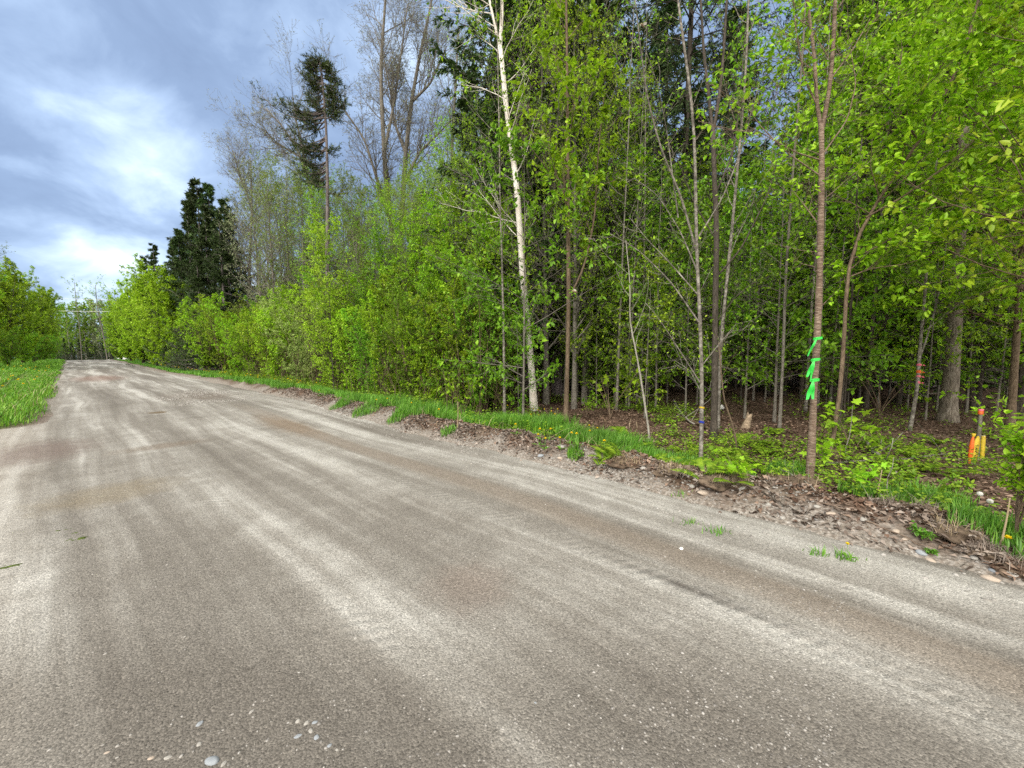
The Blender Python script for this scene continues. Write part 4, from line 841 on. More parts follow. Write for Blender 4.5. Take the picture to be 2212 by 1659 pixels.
# a tall clump at the foot of the birch and smaller ones by the berm
B = Bag()
for px, py, r, n, h in [(1110, 925, .55, 2600, .34), (1180, 930, .5, 2600, .36), (1070, 915, .45, 1600, .28), (1240, 945, .45, 1500, .26), (1330, 965, .5, 1800, .26), (1300, 955, .3, 900, .26), (990, 905, .4, 900, .22), (1390, 985, .35, 800, .18), (1480, 1000, .35, 600, .16), (1690, 1020, .3, 700, .17), (1610, 1035, .18, 300, .14), (2010, 1085, .32, 900, .2), (1930, 1075, .28, 700, .16), (1860, 1070, .2, 400, .16), (2120, 1140, .25, 600, .17), (2195, 1175, .2, 400, .15), (800, 880, .35, 700, .2), (870, 895, .35, 800, .2), (930, 900, .35, 900, .22), (740, 870, .3, 500, .18), (1240, 985, .12, 200, .14), (968, 935, .14, 200, .12)]:
    c = ground_pixel(px, py); a = rng.uniform(0, 6.283, n); q = r * np.sqrt(rng.random(n)) * (0.5 + 0.8 * vnoise(a * 1.5, a * 0 + px))
    x = c[0] + np.cos(a) * q; y = c[1] + np.sin(a) * q
    B.add(*blades(rng, on_ground(x, y, -0.01), h * (0.45 + 0.7 * rng.random(n)), 0.007 + 0.004 * rng.random(n), 0.4))
stuff(B, 'tall_grass', M['grass'], 'lush taller grass clumps round the foot of the birch', 'grass')
# left verge grass
B = Bag()
dl = lambda t, s: verge_zone(t, s)[0] * (0.35 + 0.65 * fbm(t * 1.3, s * 1.3, 3)) * (t < 0)
x, y, t, s = scatter(rng, 46000, -7, -0.2, 10.0, 45, dl, 1.5); k = in_view(x, y); x, y, s = x[k], y[k], s[k]
B.add(*blades(rng, on_ground(x, y, -0.01), 0.15 * (0.4 + 0.9 * rng.random(len(x))), 0.009 + 0.0005 * s, 0.55))
x, y, t, s = scatter(rng, 16000, -9, -0.2, 40, 92, lambda t, s: verge_zone(t, s)[0] * (t < 0), 1.2); k = in_view(x, y); x, y, s = x[k], y[k], s[k]
B.add(*blades(rng, on_ground(x, y, -0.01), 0.22 * (0.5 + 0.9 * rng.random(len(x))), 0.012 + 0.0005 * s, 0.5))
stuff(B, 'meadow_grass', M['grass_far'], 'long fresh grass on the left verge of the road', 'grass')
B = Bag()
x, y, t, s = scatter(rng, 1500, -7, -0.2, 10.5, 40, dl, 1.4); B.add(*blades(rng, on_ground(x, y), 0.24 * (0.5 + rng.random(len(x))), 0.012 + 0 * x, 1.3))
x, y, t, s = scatter(rng, 900, 4.3, 8, 2, 20, lambda t, s: (t - edge_right(s) > 0.3) * 0.7); B.add(*blades(rng, on_ground(x, y), 0.15 * (0.5 + rng.random(len(x))), 0.007 + 0 * x, 1.6))
stuff(B, 'dry_grass', M['dry'], 'straw coloured dead blades lying among the green grass', 'dry grass')
# fallen leaves
B = Bag()
x, y, t, s = scatter(rng, 48000, 4.0, 17, -3.5, 17, lambda t, s: (1 + 0.2 * (t - edge_right(s) < 1.3)) * 0.6 * sstep(0.0, 0.5, t - edge_right(s) + 0.5 * (fbm(t * 2, s * 2, 3) - 0.55)) * (1 - 0.85 * verge_zone(t, s)[0]) * (1 - 0.75 * sstep(7, 14, t)) * (0.25 + fbm(t * 1.1, s * 1.1 + 70, 3)))
k = in_view(x, y); x, y = x[k], y[k]; n = len(x); a = rng.uniform(0, 6.283, n); d = norm(np.stack([np.cos(a), np.sin(a), 0.35 * rng.standard_normal(n)], -1)); nn = np.array([0, 0, 1.0]) + 0.5 * rng.standard_normal((n, 3)); nn = norm(nn - (nn * d).sum(1, keepdims=True) * d)
L = 0.055 * (0.5 + 0.9 * rng.random(n)); B.add(*kites(on_ground(x, y, 0.012), d, nn, L, L * 0.55, 0.25, 0.25))
stuff(B, 'leaf_litter', M['litter'], 'brown fallen leaves covering the woodland floor', 'fallen leaves')
B = Bag(); x, y, t, s = scatter(rng, 15000, 3.9, 6.6, -3.5, 17, lambda t, s: sstep(-0.15, 0.4, t - edge_right(s)) * (1 - sstep(1.0, 1.6, t - edge_right(s))) * sstep(0.35, 0.6, fbm(t * 2.3, s * 2.3 + 8, 3))); k = in_view(x, y); x, y = x[k], y[k]
n = len(x); a = rng.uniform(0, 6.283, n); d = norm(np.stack([np.cos(a), np.sin(a), 0.4 * rng.standard_normal(n)], -1)); nn = np.array([0, 0, 1.0]) + 0.6 * rng.standard_normal((n, 3)); nn = norm(nn - (nn * d).sum(1, keepdims=True) * d)
L = 0.05 * (0.5 + 0.9 * rng.random(n)); B.add(*kites(on_ground(x, y, 0.014), d, nn, L, L * 0.5, 0.25, 0.25))
stuff(B, 'berm_leaves', M['dusty'], 'dusty tan leaves caught on the gravel berm', 'fallen leaves')
# small stones
_g = (1 + 5 ** .5) / 2
ICO_V = norm(np.array([(-1, _g, 0), (1, _g, 0), (-1, -_g, 0), (1, -_g, 0), (0, -1, _g), (0, 1, _g), (0, -1, -_g), (0, 1, -_g), (_g, 0, -1), (_g, 0, 1), (-_g, 0, -1), (-_g, 0, 1)]))
ICO_F = np.array([(0, 11, 5), (0, 5, 1), (0, 1, 7), (0, 7, 10), (0, 10, 11), (1, 5, 9), (5, 11, 4), (11, 10, 2), (10, 7, 6), (7, 1, 8), (3, 9, 4), (3, 4, 2), (3, 2, 6), (3, 6, 8), (3, 8, 9), (4, 9, 5), (2, 4, 11), (6, 2, 10), (8, 6, 7), (9, 8, 1)])
def stones(rng, p, r):
    n = len(p); sc = np.stack([rng.uniform(.8, 1.5, n), rng.uniform(.7, 1.1, n), rng.uniform(.4, .75, n)], -1); a = rng.uniform(0, 6.283, n)
    v = ICO_V[None] * (1 + 0.16 * rng.standard_normal((n, 12, 1))) * sc[:, None] * r[:, None, None]
    c, q = np.cos(a)[:, None], np.sin(a)[:, None]; v = np.stack([v[..., 0] * c - v[..., 1] * q, v[..., 0] * q + v[..., 1] * c, v[..., 2]], -1) + p[:, None]
    return v.reshape(-1, 3), [(ICO_F[None] + 12 * np.arange(n)[:, None, None]).reshape(-1, 3)]
def pebble_mat():
    t = NT('mixed_pebbles'); g = t.n('ShaderNodeNewGeometry'); a = t.noise(t.coord('Object'), 60, 3)
    c = t.ramp(g.outputs['Random Per Island'], [(0, (.12, .105, .09)), (.3, (.20, .18, .155)), (.6, (.27, .25, .22)), (.85, (.33, .305, .275)), (1, (.42, .40, .37))])
    return t.end(t.mix(0.35, c, t.ramp(a, [(.3, .08), (.7, .4)])), 0.85, 0.15)
M['pebble'] = pebble_mat()
B = Bag()
x, y, t, s = scatter(rng, 6500, 3.3, 6.2, -3.5, 14, lambda t, s: sstep(-0.75, -0.1, t - edge_right(s)) * (1 - sstep(0.3, 1.0, t - edge_right(s))) * sstep(0.3, 0.65, fbm(t * 2.2, s * 2.2 + 33, 3))); k = in_view(x, y); x, y = x[k], y[k]
B.add(*stones(rng, on_ground(x, y, 0.002), 0.006 + 0.013 * rng.random(len(x)) ** 2.5))
x, y, t, s = scatter(rng, 15000, -1.6, 3.6, 0.0, 9, lambda t, s: 0.12 + 0.88 * sstep(2.6, 1.2, s + 0.6 * t) + 0 * t, 1.4); k = in_view(x, y, 140, 1.0); x, y = x[k], y[k]
B.add(*stones(rng, on_ground(x, y, 0.003), 0.0025 + 0.0055 * rng.random(len(x)) ** 3.5))
x, y, t, s = scatter(rng, 1500, 1.8, 4.0, 14.5, 20, lambda t, s: sstep(0.4, 0.6, fbm(t * 1.5, s * 1.5, 3))); B.add(*stones(rng, on_ground(x, y, 0.003), 0.012 + 0.02 * rng.random(len(x)) ** 2))
stuff(B, 'gravel', M['pebble'], 'small loose stones strewn along the road edge and foreground', 'gravel')
# low plants on the woodland floor
B = Bag(); BS = Bag()
dens = lambda t, s: sstep(1.0, 1.8, t - edge_right(s)) * (1 - 0.8 * sstep(4.5, 9, t - edge_right(s))) * sstep(0.47, 0.66, fbm(t * 0.9 + 7, s * 0.9 + 13, 3) + 0.10 * sstep(2, -1, s))
x, y, t, s = scatter(rng, 3000, 4.6, 15, -4.5, 9, dens); k = in_view(x, y, 200, 1.5); x, y, s = x[k], y[k], s[k]; n = len(x); p = on_ground(x, y)
h = 0.08 + 0.30 * rng.random(n) ** 1.8; K = 9; idx = np.repeat(np.arange(n), K); a = rng.uniform(0, 6.283, n * K); u = np.tile(np.linspace(0.35, 1, K), n)
rr = 0.05 * rng.random(n * K) + 0.05 * (1 - u); q = p[idx] + np.stack([np.cos(a) * rr, np.sin(a) * rr, h[idx] * u], -1)
d = norm(np.stack([np.cos(a), np.sin(a), 0.25 * rng.standard_normal(n * K)], -1)); nn = np.array([0, 0, 1.0]) + 0.35 * rng.standard_normal((n * K, 3)); nn = norm(nn - (nn * d).sum(1, keepdims=True) * d)
L = 0.048 * (0.5 + 0.9 * rng.random(n * K)); B.add(*ovals(q, d, nn, L, L * 0.6))
x, y, t, s = scatter(rng, 3600, 5.0, 9.5, 8, 30, lambda t, s: sstep(0.9, 1.6, t - edge_right(s)) * (1 - sstep(2.5, 4, t - edge_right(s)))); n = len(x); p = on_ground(x, y); h = 0.15 + 0.4 * rng.random(n); K = 8; idx = np.repeat(np.arange(n), K); a = rng.uniform(0, 6.283, n * K)
q = p[idx] + np.stack([np.cos(a) * .08, np.sin(a) * .08, h[idx] * rng.random(n * K)], -1); d = norm(np.stack([np.cos(a), np.sin(a), 0.3 * rng.standard_normal(n * K)], -1)); nn = np.array([0, 0, 1.0]) + 0.4 * rng.standard_normal((n * K, 3)); nn = norm(nn - (nn * d).sum(1, keepdims=True) * d)
L = 0.075 * (0.6 + 0.8 * rng.random(n * K)); B.add(*kites(q, d, nn, L, L * 0.5))
stuff(B, 'undergrowth', M['herb'], 'low leafy plants spread over the woodland floor at right', 'undergrowth')
# ferns
B = Bag()
fx = [ground_pixel(px, py) for px, py in [(1330, 985), (1370, 975), (1300, 1000), (1420, 1000), (1450, 1010), (1560, 985), (1600, 960), (1640, 965), (1655, 985), (1620, 1010), (1700, 985), (1840, 935), (1805, 880), (1860, 1000), (1930, 1010), (1960, 985), (2000, 1020), (1570, 1040), (1530, 1030), (1660, 940), (1740, 1015), (960, 880), (900, 870), (1010, 885), (1350, 940), (1480, 985), (2050, 1030), (1900, 960), (2020, 960)]]
for c in fx:
    for k in range(int(rng.integers(5, 9))):
        a = rng.uniform(0, 6.283); L0 = rng.uniform(.16, .34); u = np.linspace(0.12, 1, 15); o = np.array([math.cos(a), math.sin(a), 0]); base = c + rng.normal(0, .07, 3) * [1, 1, 0]; base[2] = float(ground_z(base[0], base[1]))
        mid = base + o * (L0 * u ** 1.3)[:, None] + np.array([0, 0, 1.0]) * (L0 * (0.95 * u - 0.55 * u ** 2.2))[:, None]; tn = norm(np.gradient(mid, axis=0)); sd_ = np.array([-o[1], o[0], 0]); nm = norm(np.cross(tn, sd_)); nm *= np.sign(nm[:, 2:3] + 1e-6)
        w = 0.34 * L0 * np.sin(np.clip(u, .1, 1) * 2.6 + .35)
        for sg in (1, -1):
            dd = norm(sg * sd_ + 0.35 * tn); B.add(*kites(mid, dd, nm, w, np.full(len(u), L0 * 0.085), 0.05, 0.15))
stuff(B, 'ferns', M['herb'], 'small green ferns unfurling among brown leaves behind the berm', 'ferns')
# stems of brush at the foot of the shrubs
B = Bag(); x, y, t, s = scatter(rng, 900, 5.6, 11, 7, 26, lambda t, s: sstep(1.3, 1.8, t - edge_right(s))); n = len(x); p = on_ground(x, y, -.03); h = rng.uniform(.5, 2.0, n)
P = np.stack([p + np.stack([rng.normal(0, .06, n) * 0 + (rng.normal(0, .12, n)) * u, rng.normal(0, .12, n) * u, h * u], -1) for u in np.linspace(0, 1, 4)], 1); B.add(*tubes(P, np.linspace(1, .4, 4)[None] * rng.uniform(.004, .010, n)[:, None], 4))
stuff(B, 'brush_stems', M['bark_brown'], 'thin bare brush stems standing beneath the roadside shrubs', 'brush')

# ------------------------------------------------------------------ individual small things
def blob(rng, sub=2, rough=0.16, sc=(1.25, 1, .6), freq=1.8):
    import bmesh
    bm = bmesh.new(); bmesh.ops.create_icosphere(bm, subdivisions=sub, radius=1.0)
    V = np.array([v.co[:] for v in bm.verts]); F = np.array([[v.index for v in f.verts] for f in bm.faces]); bm.free()
    o = rng.uniform(0, 90, 3); k = 1 + rough * 2 * (fbm(V[:, 0] * freq + o[0] + V[:, 2] * 1.3, V[:, 1] * freq + o[1] - V[:, 2], 3) - .5)
    return V * k[:, None] * np.asarray(sc), [F]
STONE = []
def rock(px, py, dpx, label, mat='stone', group='stones beside the road', name='stone'):
    c = ground_pixel(px, py); r = dpx / 2 / FPX * (c[1] + .15); i = len(STONE) % 5
    if len(STONE) < 5:
        V, F = blob(rg(500 + i), 3, .22, (1.2 + .1 * i, 1, .62), 1.1); o = build(name, V, F, M[mat], smooth=True)
    else:
        o = STONE[i].copy(); COL.objects.link(o); o.material_slots[0].link = 'OBJECT'; o.material_slots[0].material = M[mat]
    STONE.append(o); o.location = c + np.array([0, 0, r * .08]); o.scale = (r, r, r); o.rotation_euler = (RNG.uniform(-.2, .2), RNG.uniform(-.2, .2), RNG.uniform(0, 6.28)); tag(o, label, 'stone', group); return o
for a in [(1800, 1072, 22, 'rounded grey stone beside the turf clod near the ribbon tree'), (2184, 1242, 26, 'largest smooth pale stone at the right edge of the frame'), (2140, 1252, 22, 'roundish tan stone left of the largest pale stone', 'stone_warm'), (2105, 1205, 15, 'small grey stone in the bank above the tan stone', 'stone'), (2150, 1235, 14, 'blue grey stone between the tan stone and the pale stone', 'stone_blue'),
          (1990, 1195, 16, 'flat dark stone at the foot of the leafy bank', 'stone_blue'), (2010, 1210, 15, 'light stone tucked beside a green weed low in the bank', 'stone_warm'), (2176, 1130, 14, 'stone lying beside the lone dandelion at right', 'stone_warm'), (1865, 1122, 13, 'pale flat pebble on gravel below the broken roots'), (1795, 1110, 13, 'light pebble at the gravel edge below the turf clod', 'stone_warm'), (1765, 1095, 11, 'small pebble nearest the turf clod'),
          (1935, 1148, 14, 'long pale stone lying among red brown leaves', 'stone_warm'), (1600, 1055, 13, 'grey stone on the gravel mound right of the banded stem'), (1555, 1022, 12, 'stone at the crest of the gravel mound', 'stone_warm'), (1520, 1065, 18, 'round tan stone in front of the gravel mound', 'stone_warm'), (1495, 1050, 12, 'pale stone left of the gravel mound'), (1580, 1035, 14, 'whitish stone on top of the gravel mound', 'stone'), (1535, 1045, 11, 'blue grey stone in the gravel mound', 'stone_blue'),
          (1338, 990, 13, 'grey stone under the green herb clump', 'stone_warm'), (1215, 965, 11, 'small grey stone below the dandelion grass', 'stone'), (1168, 985, 12, 'flat blue stone on the gravel below the birch grass', 'stone_blue'), (1210, 990, 10, 'tan pebble right of the flat blue stone', 'stone_warm'), (1390, 1012, 11, 'pale pebble in leaf litter left of the mound'), (1450, 1025, 10, 'tan pebble in leaf litter near the mound', 'stone_warm'), (1690, 1118, 11, 'pebble on the road edge below the mound'),
          (1660, 1090, 10, 'light pebble above the sprouting weeds'), (2085, 1160, 13, 'mossy stone high on the leafy bank', 'stone_blue'), (1955, 1165, 11, 'small red brown stone among the bank leaves', 'stone_warm'), (1472, 1186, 9, 'lone white pebble on the road right of centre', 'white')]:
    rock(*a)
for a in [(457, 1645, 22, 'largest pale oval pebble at the bottom edge', 'stone_blue'), (431, 1565, 13, 'bluish pebble above the largest oval pebble', 'stone_blue'), (430, 1609, 11, 'flat grey pebble left of the white pebble pair'), (325, 1640, 11, 'pink tinged pebble in the bottom left', 'stone_warm'), (363, 1638, 11, 'round grey pebble left of the largest oval pebble'), (484, 1650, 11, 'white pebble just right of the largest oval pebble', 'stone'),
          (643, 1560, 11, 'leftmost pale pebble of the three in a row', 'stone'), (662, 1564, 11, 'middle grey pebble of the three in a row', 'stone'), (680, 1562, 10, 'rightmost dark pebble of the three in a row', 'stone_blue'), (671, 1580, 10, 'small pale pebble under the three in a row', 'stone'), (644, 1592, 11, 'dark upright pebble at the left of the lower pair', 'stone_blue'), (684, 1595, 12, 'slate pebble at the right of the lower pair', 'stone_blue'),
          (712, 1612, 10, 'slate pebble below and right of the lower pair', 'stone_blue'), (728, 1622, 8, 'pale speck pebble beside the lowest slate pebble', 'stone'), (544, 1538, 9, 'grey pebble alone above the pebble rows'), (232, 1628, 9, 'tan pebble at the lower left of the frame', 'stone_warm'), (254, 1638, 8, 'grey pebble right of the lower left tan pebble'), (944, 1468, 8, 'pale pebble near the end of the dusty streak', 'stone'), (1158, 1520, 7, 'blue pebble right of the dusty streak', 'stone_blue'), (768, 1380, 8, 'grey pebble on the dark ground left of the streak')]:
    rock(*a, group='pebbles in the foreground', name='pebble')
# clods of turf and soil thrown up on the berm
CL = []
for j, (px, py, dpx, hz, lab) in enumerate([(1712, 1058, 105, .55, 'overhanging turf clod beside the foot of the ribbon tree'), (1985, 1105, 60, .5, 'crumbly soil clod with torn roots in the leafy bank'), (2060, 1152, 85, .4, 'long dry turf clod on the bank below the seed heads'), (2200, 1232, 70, .5, 'big soil clod cut off by the right edge'), (1560, 1040, 85, .33, 'stony earth mound right of the banded stem'), (1905, 1095, 45, .5, 'small earth clod behind the red brown leaves'), (1350, 1000, 60, .35, 'low leaf strewn earth lump below the dandelion grass'), (2130, 1195, 55, .5, 'dark earth clod above the tan stone'), (1450, 1020, 55, .35, 'low earth lump in front of the fern patch')]):
    c = ground_pixel(px, py); r = dpx / 2 / FPX * c[1]; V, F = blob(rg(560 + j), 4, .5, (1.2, .8, hz), 2.2); V = V * r
    w = V + c; o = bpy.data.objects.new('earth_clod', None); COL.objects.link(o); o.location = c; tag(o, lab, 'earth clod', 'clods of earth on the berm')
    build('soil', V, F, M['soil'], o, smooth=False)
    g = rg(600 + j); k = g.choice(len(V), 240); k = k[V[k, 2] > r * hz * .25]
    if len(k): build('dry_roots', *blades(g, V[k] - [0, 0, .005], .05 + .07 * g.random(len(k)), .004 + 0 * k, 1.2), M['dry' if j % 2 == 0 else 'dusty'], o)
    k = g.choice(len(V), 420); k = k[V[k, 2] > 0]; n = len(k); a = g.uniform(0, 6.283, n); d = norm(np.stack([np.cos(a), np.sin(a), .3 * g.standard_normal(n)], -1)); nn = np.array([0, 0, 1.]) + .5 * g.standard_normal((n, 3)); nn = norm(nn - (nn * d).sum(1, keepdims=True) * d)
    build('fallen_leaf_cover', *kites(V[k] * 1.03, d, nn, .045 * (.6 + g.random(n)), .022 + 0 * a), M['dusty' if j % 3 else 'litter'], o)
# small clods dropped on the road
for j, (px, py, dpx, lab) in enumerate([(163, 1166, 34, 'largest green clod dropped on the road at left'), (155, 1153, 18, 'small green clod just behind the largest one'), (142, 1145, 26, 'thin dark clod left of the largest green clod'), (110, 1112, 16, 'round black clod farthest left of the scatter'), (12, 1225, 50, 'flat mossy clod at the left edge of the frame'), (1085, 1357, 8, 'tiny dark crumb alone on the grey road')]):
    c = ground_pixel(px, py); r = dpx / 2 / FPX * c[1]; Bc = Bag(); gc = rg(640 + j)
    for q in range(9):
        V, F = blob(gc, 2, .7, (1.3, .7, .5), 2.2); Bc.add(V * r * gc.uniform(.12, .36) + [r * gc.uniform(-1, 1), r * gc.uniform(-.3, .3), 0], F)
    V, F = Bc.out(); o = build('road_clod', V, F, M['moss' if j != 3 else 'soil']); o.location = c; o.rotation_euler.z = .35; tag(o, lab, 'clod', 'clods dropped on the road')
# fallen branches and leaning dead sticks
def stick(pts, dpx, label, mat='bark_grey', lift=0.03, name='fallen_branch'):
    q = np.array([ground_pixel(a, b_) + [0, 0, lift] for a, b_ in pts]); P = resample(q, 10); P[:, 2] += .01 * RNG.standard_normal(10); dep = P[:, 1].mean()
    B = Bag(); r = np.linspace(dpx, dpx * .45, 10) / 2 / FPX * dep; B.add(*tubes(P[None], r[None], 7))
    b1, r1, _ = spawn(RNG, P[None], r[None], 4, .3, .95, 45, 12, np.linalg.norm(P[-1] - P[0]) * .22, .4, .1, .3, 5, .5, .4); B.add(*tubes(b1, r1, 4))
    tag(B.put(name, M[mat], smooth=True), label, 'stick', 'fallen sticks')
stick([(1680, 1020), (1810, 1005), (1930, 1002), (2060, 988)], 6, 'long grey stick lying level across the undergrowth', 'bark_grey', .06)
stick([(1868, 955), (1890, 985), (1920, 1015), (1940, 1030)], 9, 'pale mossy branch slanting down through the green plants', 'bark_pale', .05)
stick([(1665, 1010), (1720, 1040), (1760, 1072)], 4, 'thin grey twig reaching down to the turf clod', 'bark_pale', .06)
stick([(1640, 1060), (1690, 1095), (1725, 1112)], 4, 'dark twig lying on the gravel below the mound', 'bark_dark', .02)
stick([(1470, 905), (1540, 935), (1610, 960)], 8, 'fallen branch behind the banded stem on the litter', 'bark_brown', .05)
stick([(1455, 870), (1475, 905), (1500, 925)], 6, 'short bowed branch left of the banded stem', 'bark_pale', .08)
stick([(1850, 1118), (1900, 1140), (1990, 1185), (2020, 1195)], 3.5, 'reddish willow twig along the foot of the bank', 'bark_cherry', .02)
stick([(1700, 1075), (1800, 1098), (1850, 1112)], 3, 'thin brown twig below the overhanging clod', 'bark_cherry', .02)
stick([(1885, 1065), (1925, 1085), (1915, 1110)], 7, 'broken pale root jutting from the bank', 'bark_pale', .03)
stick([(2030, 1075), (2110, 1100), (2200, 1120)], 4, 'dark stick under the seed heads', 'bark_dark', .05)
stick([(1330, 930), (1380, 950), (1440, 975)], 4, 'thin stick on the litter left of the crooked sapling foot', 'bark_brown', .03)
def upright(px, py, px2, py2, dpx, label, mat='dry'):
    c = ground_pixel(px, py); e = at_depth(px2, py2, c[1]); P = resample(np.array([c - [0, 0, .03], c * .5 + e * .5 + [.01, 0, 0], e]), 6); B = Bag(); B.add(*tubes(P[None], (np.linspace(1, .5, 6) * dpx / 2 / FPX * c[1])[None], 6)); tag(B.put('dead_stalk', M[mat], smooth=True), label, 'stalk', 'dead stalks')
upright(1890, 1078, 1905, 1015, 3.5, 'pale dead stalk standing upright behind the bank'); upright(988, 925, 989, 868, 2.6, 'thin straw stalk upright in the grass left of the birch'); upright(2160, 1180, 2182, 1075, 5, 'dry forked stalk at the foot of the right hand shrub'); upright(1330, 815, 1331, 775, 2, 'thin broken stalk in front of the shaded saplings')
# stump
c = ground_pixel(1610, 925); V, F = tubes(np.array([[[0, 0, -.05], [.02, 0, .08], [.06, .02, .2], [.11, .03, .33]]]), np.array([[.10, .075, .065, .055]]), 9); V = V * (1 + .12 * rg(7).standard_normal((len(V), 1))); o = build('broken_stump', V, F, M['wood']); o.location = c; tag(o, 'small broken stump leaning right on the leaf litter', 'stump')
c = ground_pixel(1557, 884); V, F = blob(rg(8), 3, .9, (.075, .04, .06), 3.4); o = build('crumpled_paper', V, F, M['white']); o.location = c + [0, 0, .05]; tag(o, 'crumpled white paper on the litter behind the forked trunk', 'paper')
# survey stakes
def stake(name, px, py, pxt, pyt, wpx, tpx, mat, label, point=False, parts=()):
    c = ground_pixel(px, py); e = at_depth(pxt, pyt, c[1]); S_ = (c[1] + .15) / FPX * .62; w, th = wpx * S_ / 2, tpx * S_ / 2; ax = e - c; h = np.linalg.norm(ax); ax = ax / h; a = norm(np.cross(np.array([0, 1.0, .25]), ax)); f = np.cross(ax, a)
    lv = [(-.06, 1, 1), (0.80 if point else .985, 1, 1), (1.0, .12 if point else .9, .9)]; V = []
    for u, k, q in lv:
        for sx, sy in ((-1, -1), (1, -1), (1, 1), (-1, 1)): V.append(ax * h * u + a * sx * w * k + f * sy * th * q)
    F = [np.array([[i * 4 + j, i * 4 + (j + 1) % 4, i * 4 + 4 + (j + 1) % 4, i * 4 + 4 + j] for i in range(2) for j in range(4)] + [[8, 9, 10, 11]])]
    o = build(name, np.array(V), F, M[mat]); o.location = c; tag(o, label, 'stake', 'survey stakes')
    for pn, u0, u1, m, k in parts:
        W = np.array([ax * h * u + a * sx * w * k + f * sy * th * k for u in (u0, u1) for sx, sy in ((-1, -1), (1, -1), (1, 1), (-1, 1))])
        build(pn, W, [np.array([[j, (j + 1) % 4, 4 + (j + 1) % 4, 4 + j] for j in range(4)] + [[4, 5, 6, 7]])], M[m], o)
    return o, c, ax, a, f, h, w, th
so_, c, ax, a, f, h, w, th = stake('survey_stake', 2103, 995, 2113, 942, 18, 5, 'yellow', 'yellow pointed stake with black marks left of the grey post', True)
IK = plain('black_ink', (.02, .02, .02), 0.6, 0.2, 0.1); Bk = Bag()
for u, x0, x1, tl in [(.22, -.6, .6, .1), (.36, -.5, .55, -.06), (.50, -.6, .4, .06), (.62, -.3, .5, .0)]:
    q = [ax * h * (u + tl * x_) + a * w * x_ - f * (th + .002) for x_ in (x0, x1)]; Bk.add([q[0] - ax * .005, q[1] - ax * .005, q[1] + ax * .005, q[0] + ax * .005], [np.array([[0, 1, 2, 3]])])
    q2 = ax * h * u + a * w * (x0 + .3) - f * (th + .003); Bk.add([q2 - ax * .016, q2 - ax * .016 + a * .004, q2 + ax * .016 + a * .006, q2 + ax * .016], [np.array([[0, 1, 2, 3]])])
Bk.put('ink_marks', IK, so_)
stake('survey_stake', 2121, 990, 2124, 941, 11, 7, 'yellow', 'yellow square stake half hidden right of the grey post', False, [('cut_top', .985, 1.0, 'white', .95)])
stake('grey_post', 2110, 992, 2119, 884, 8, 8, 'post', 'tall grey post with an orange band round its top', False, [('orange_band', .90, .97, 'orange', 1.25), ('pink_flagging', .97, 1.005, 'pink', 1.3)])
c = ground_pixel(2093, 1002); P = np.array([c + np.array([0.004 * k, 0, z]) for k, z in enumerate((-.03, .06, .14, .25, .34, .40, .425))]); B = Bag(); B.add(*tubes(P[None], np.array([[.010, .015, .026, .028, .022, .013, .009]]), 9)); o = B.put('wrapped_stake', M['orange'], off=c, smooth=True); o.location = c
tag(o, 'orange plastic wrapped stake, leftmost beside the yellow stakes', 'stake', 'survey stakes'); V, F = tubes(np.array([[[.024, 0, .415], [.025, 0, .44], [.026, 0, .46]]]), np.array([[.016, .022, .026]]), 8); build('yellow_cap', V, F, M['yellow'], o)
# ribbons tied round the cherry
def ribbon(px, py, Y, r, tails, label):
    c = at_depth(px, py, Y); root = bpy.data.objects.new('flagging_ribbon', None); COL.objects.link(root); root.location = c; tag(root, label, 'ribbon', 'green ribbons on the cherry trunk')
    th_ = np.linspace(0, 6.283, 25)[:-1]; V = np.stack([np.stack([np.cos(th_) * r + r * .8, np.sin(th_) * r, np.full(24, z) + .010 * np.cos(th_)], -1) for z in (-.012, .012)], 0).reshape(-1, 3); i = np.arange(24); F = [np.stack([i, (i + 1) % 24, 24 + (i + 1) % 24, 24 + i], -1)]
    build('knotted_loop', V, F, M['ribbon'], root); kv, kf = blob(rg(3), 2, .3, (.017, .015, .013)); build('knot', kv + [0, -r * .55, 0], kf, M['ribbon'], root, smooth=True)
    for (tx, ty, w) in tails:
        e = at_depth(tx, ty, Y - .05) - c; u = np.linspace(0, 1, 9)[:, None]; mid = e * u + np.array([0, -r * .6, 0]) * (1 - u) + np.array([-.012, -.02, 0]) * np.sin(u * 6.3); ang = 0.5 * np.sin(u[:, 0] * 3.5 + tx); sd_ = np.stack([np.cos(ang), np.sin(ang), .15 + 0 * ang], -1) * (w * (0.35 + .65 * np.minimum(1, u * 2.2)))
        V = np.concatenate([mid - sd_, mid + sd_]); k = np.arange(8); build('ribbon_tail', V, [np.stack([k, k + 1, k + 10, k + 9], -1)], M['ribbon'], root, smooth=True)
ribbon(1760, 731, 4.85, .047, [(1745, 769, .019)], 'topmost lime green ribbon, single tail hanging left of the trunk'); ribbon(1755, 777, 4.85, .047, [(1744, 814, .020), (1751, 824, .016)], 'middle lime green ribbon on the trunk with two tails'); ribbon(1753, 821, 4.85, .048, [(1744, 863, .024), (1756, 862, .016)], 'lowest lime green ribbon, its tails spread apart at the ends')
def wrap(px, py, Y, dpx, hpx, mat, label, group=None):
    c = at_depth(px, py, Y); S_ = Y / FPX; r = dpx / 2 * S_ * 1.15 * math.cos(math.atan2(abs(c[0]), Y)); h = hpx * S_ / 2; th_ = np.linspace(0, 6.283, 17)[:-1]; V = np.stack([np.stack([np.cos(th_) * r, np.sin(th_) * r, z + .006 * np.sin(th_ * 2)], -1) for z in (-h, h)]).reshape(-1, 3); i = np.arange(16)
    o = build('tape_band', V, [np.stack([i, (i + 1) % 16, 16 + (i + 1) % 16, 16 + i], -1)], M[mat], smooth=True); o.location = c; tag(o, label, 'tape', group); return o
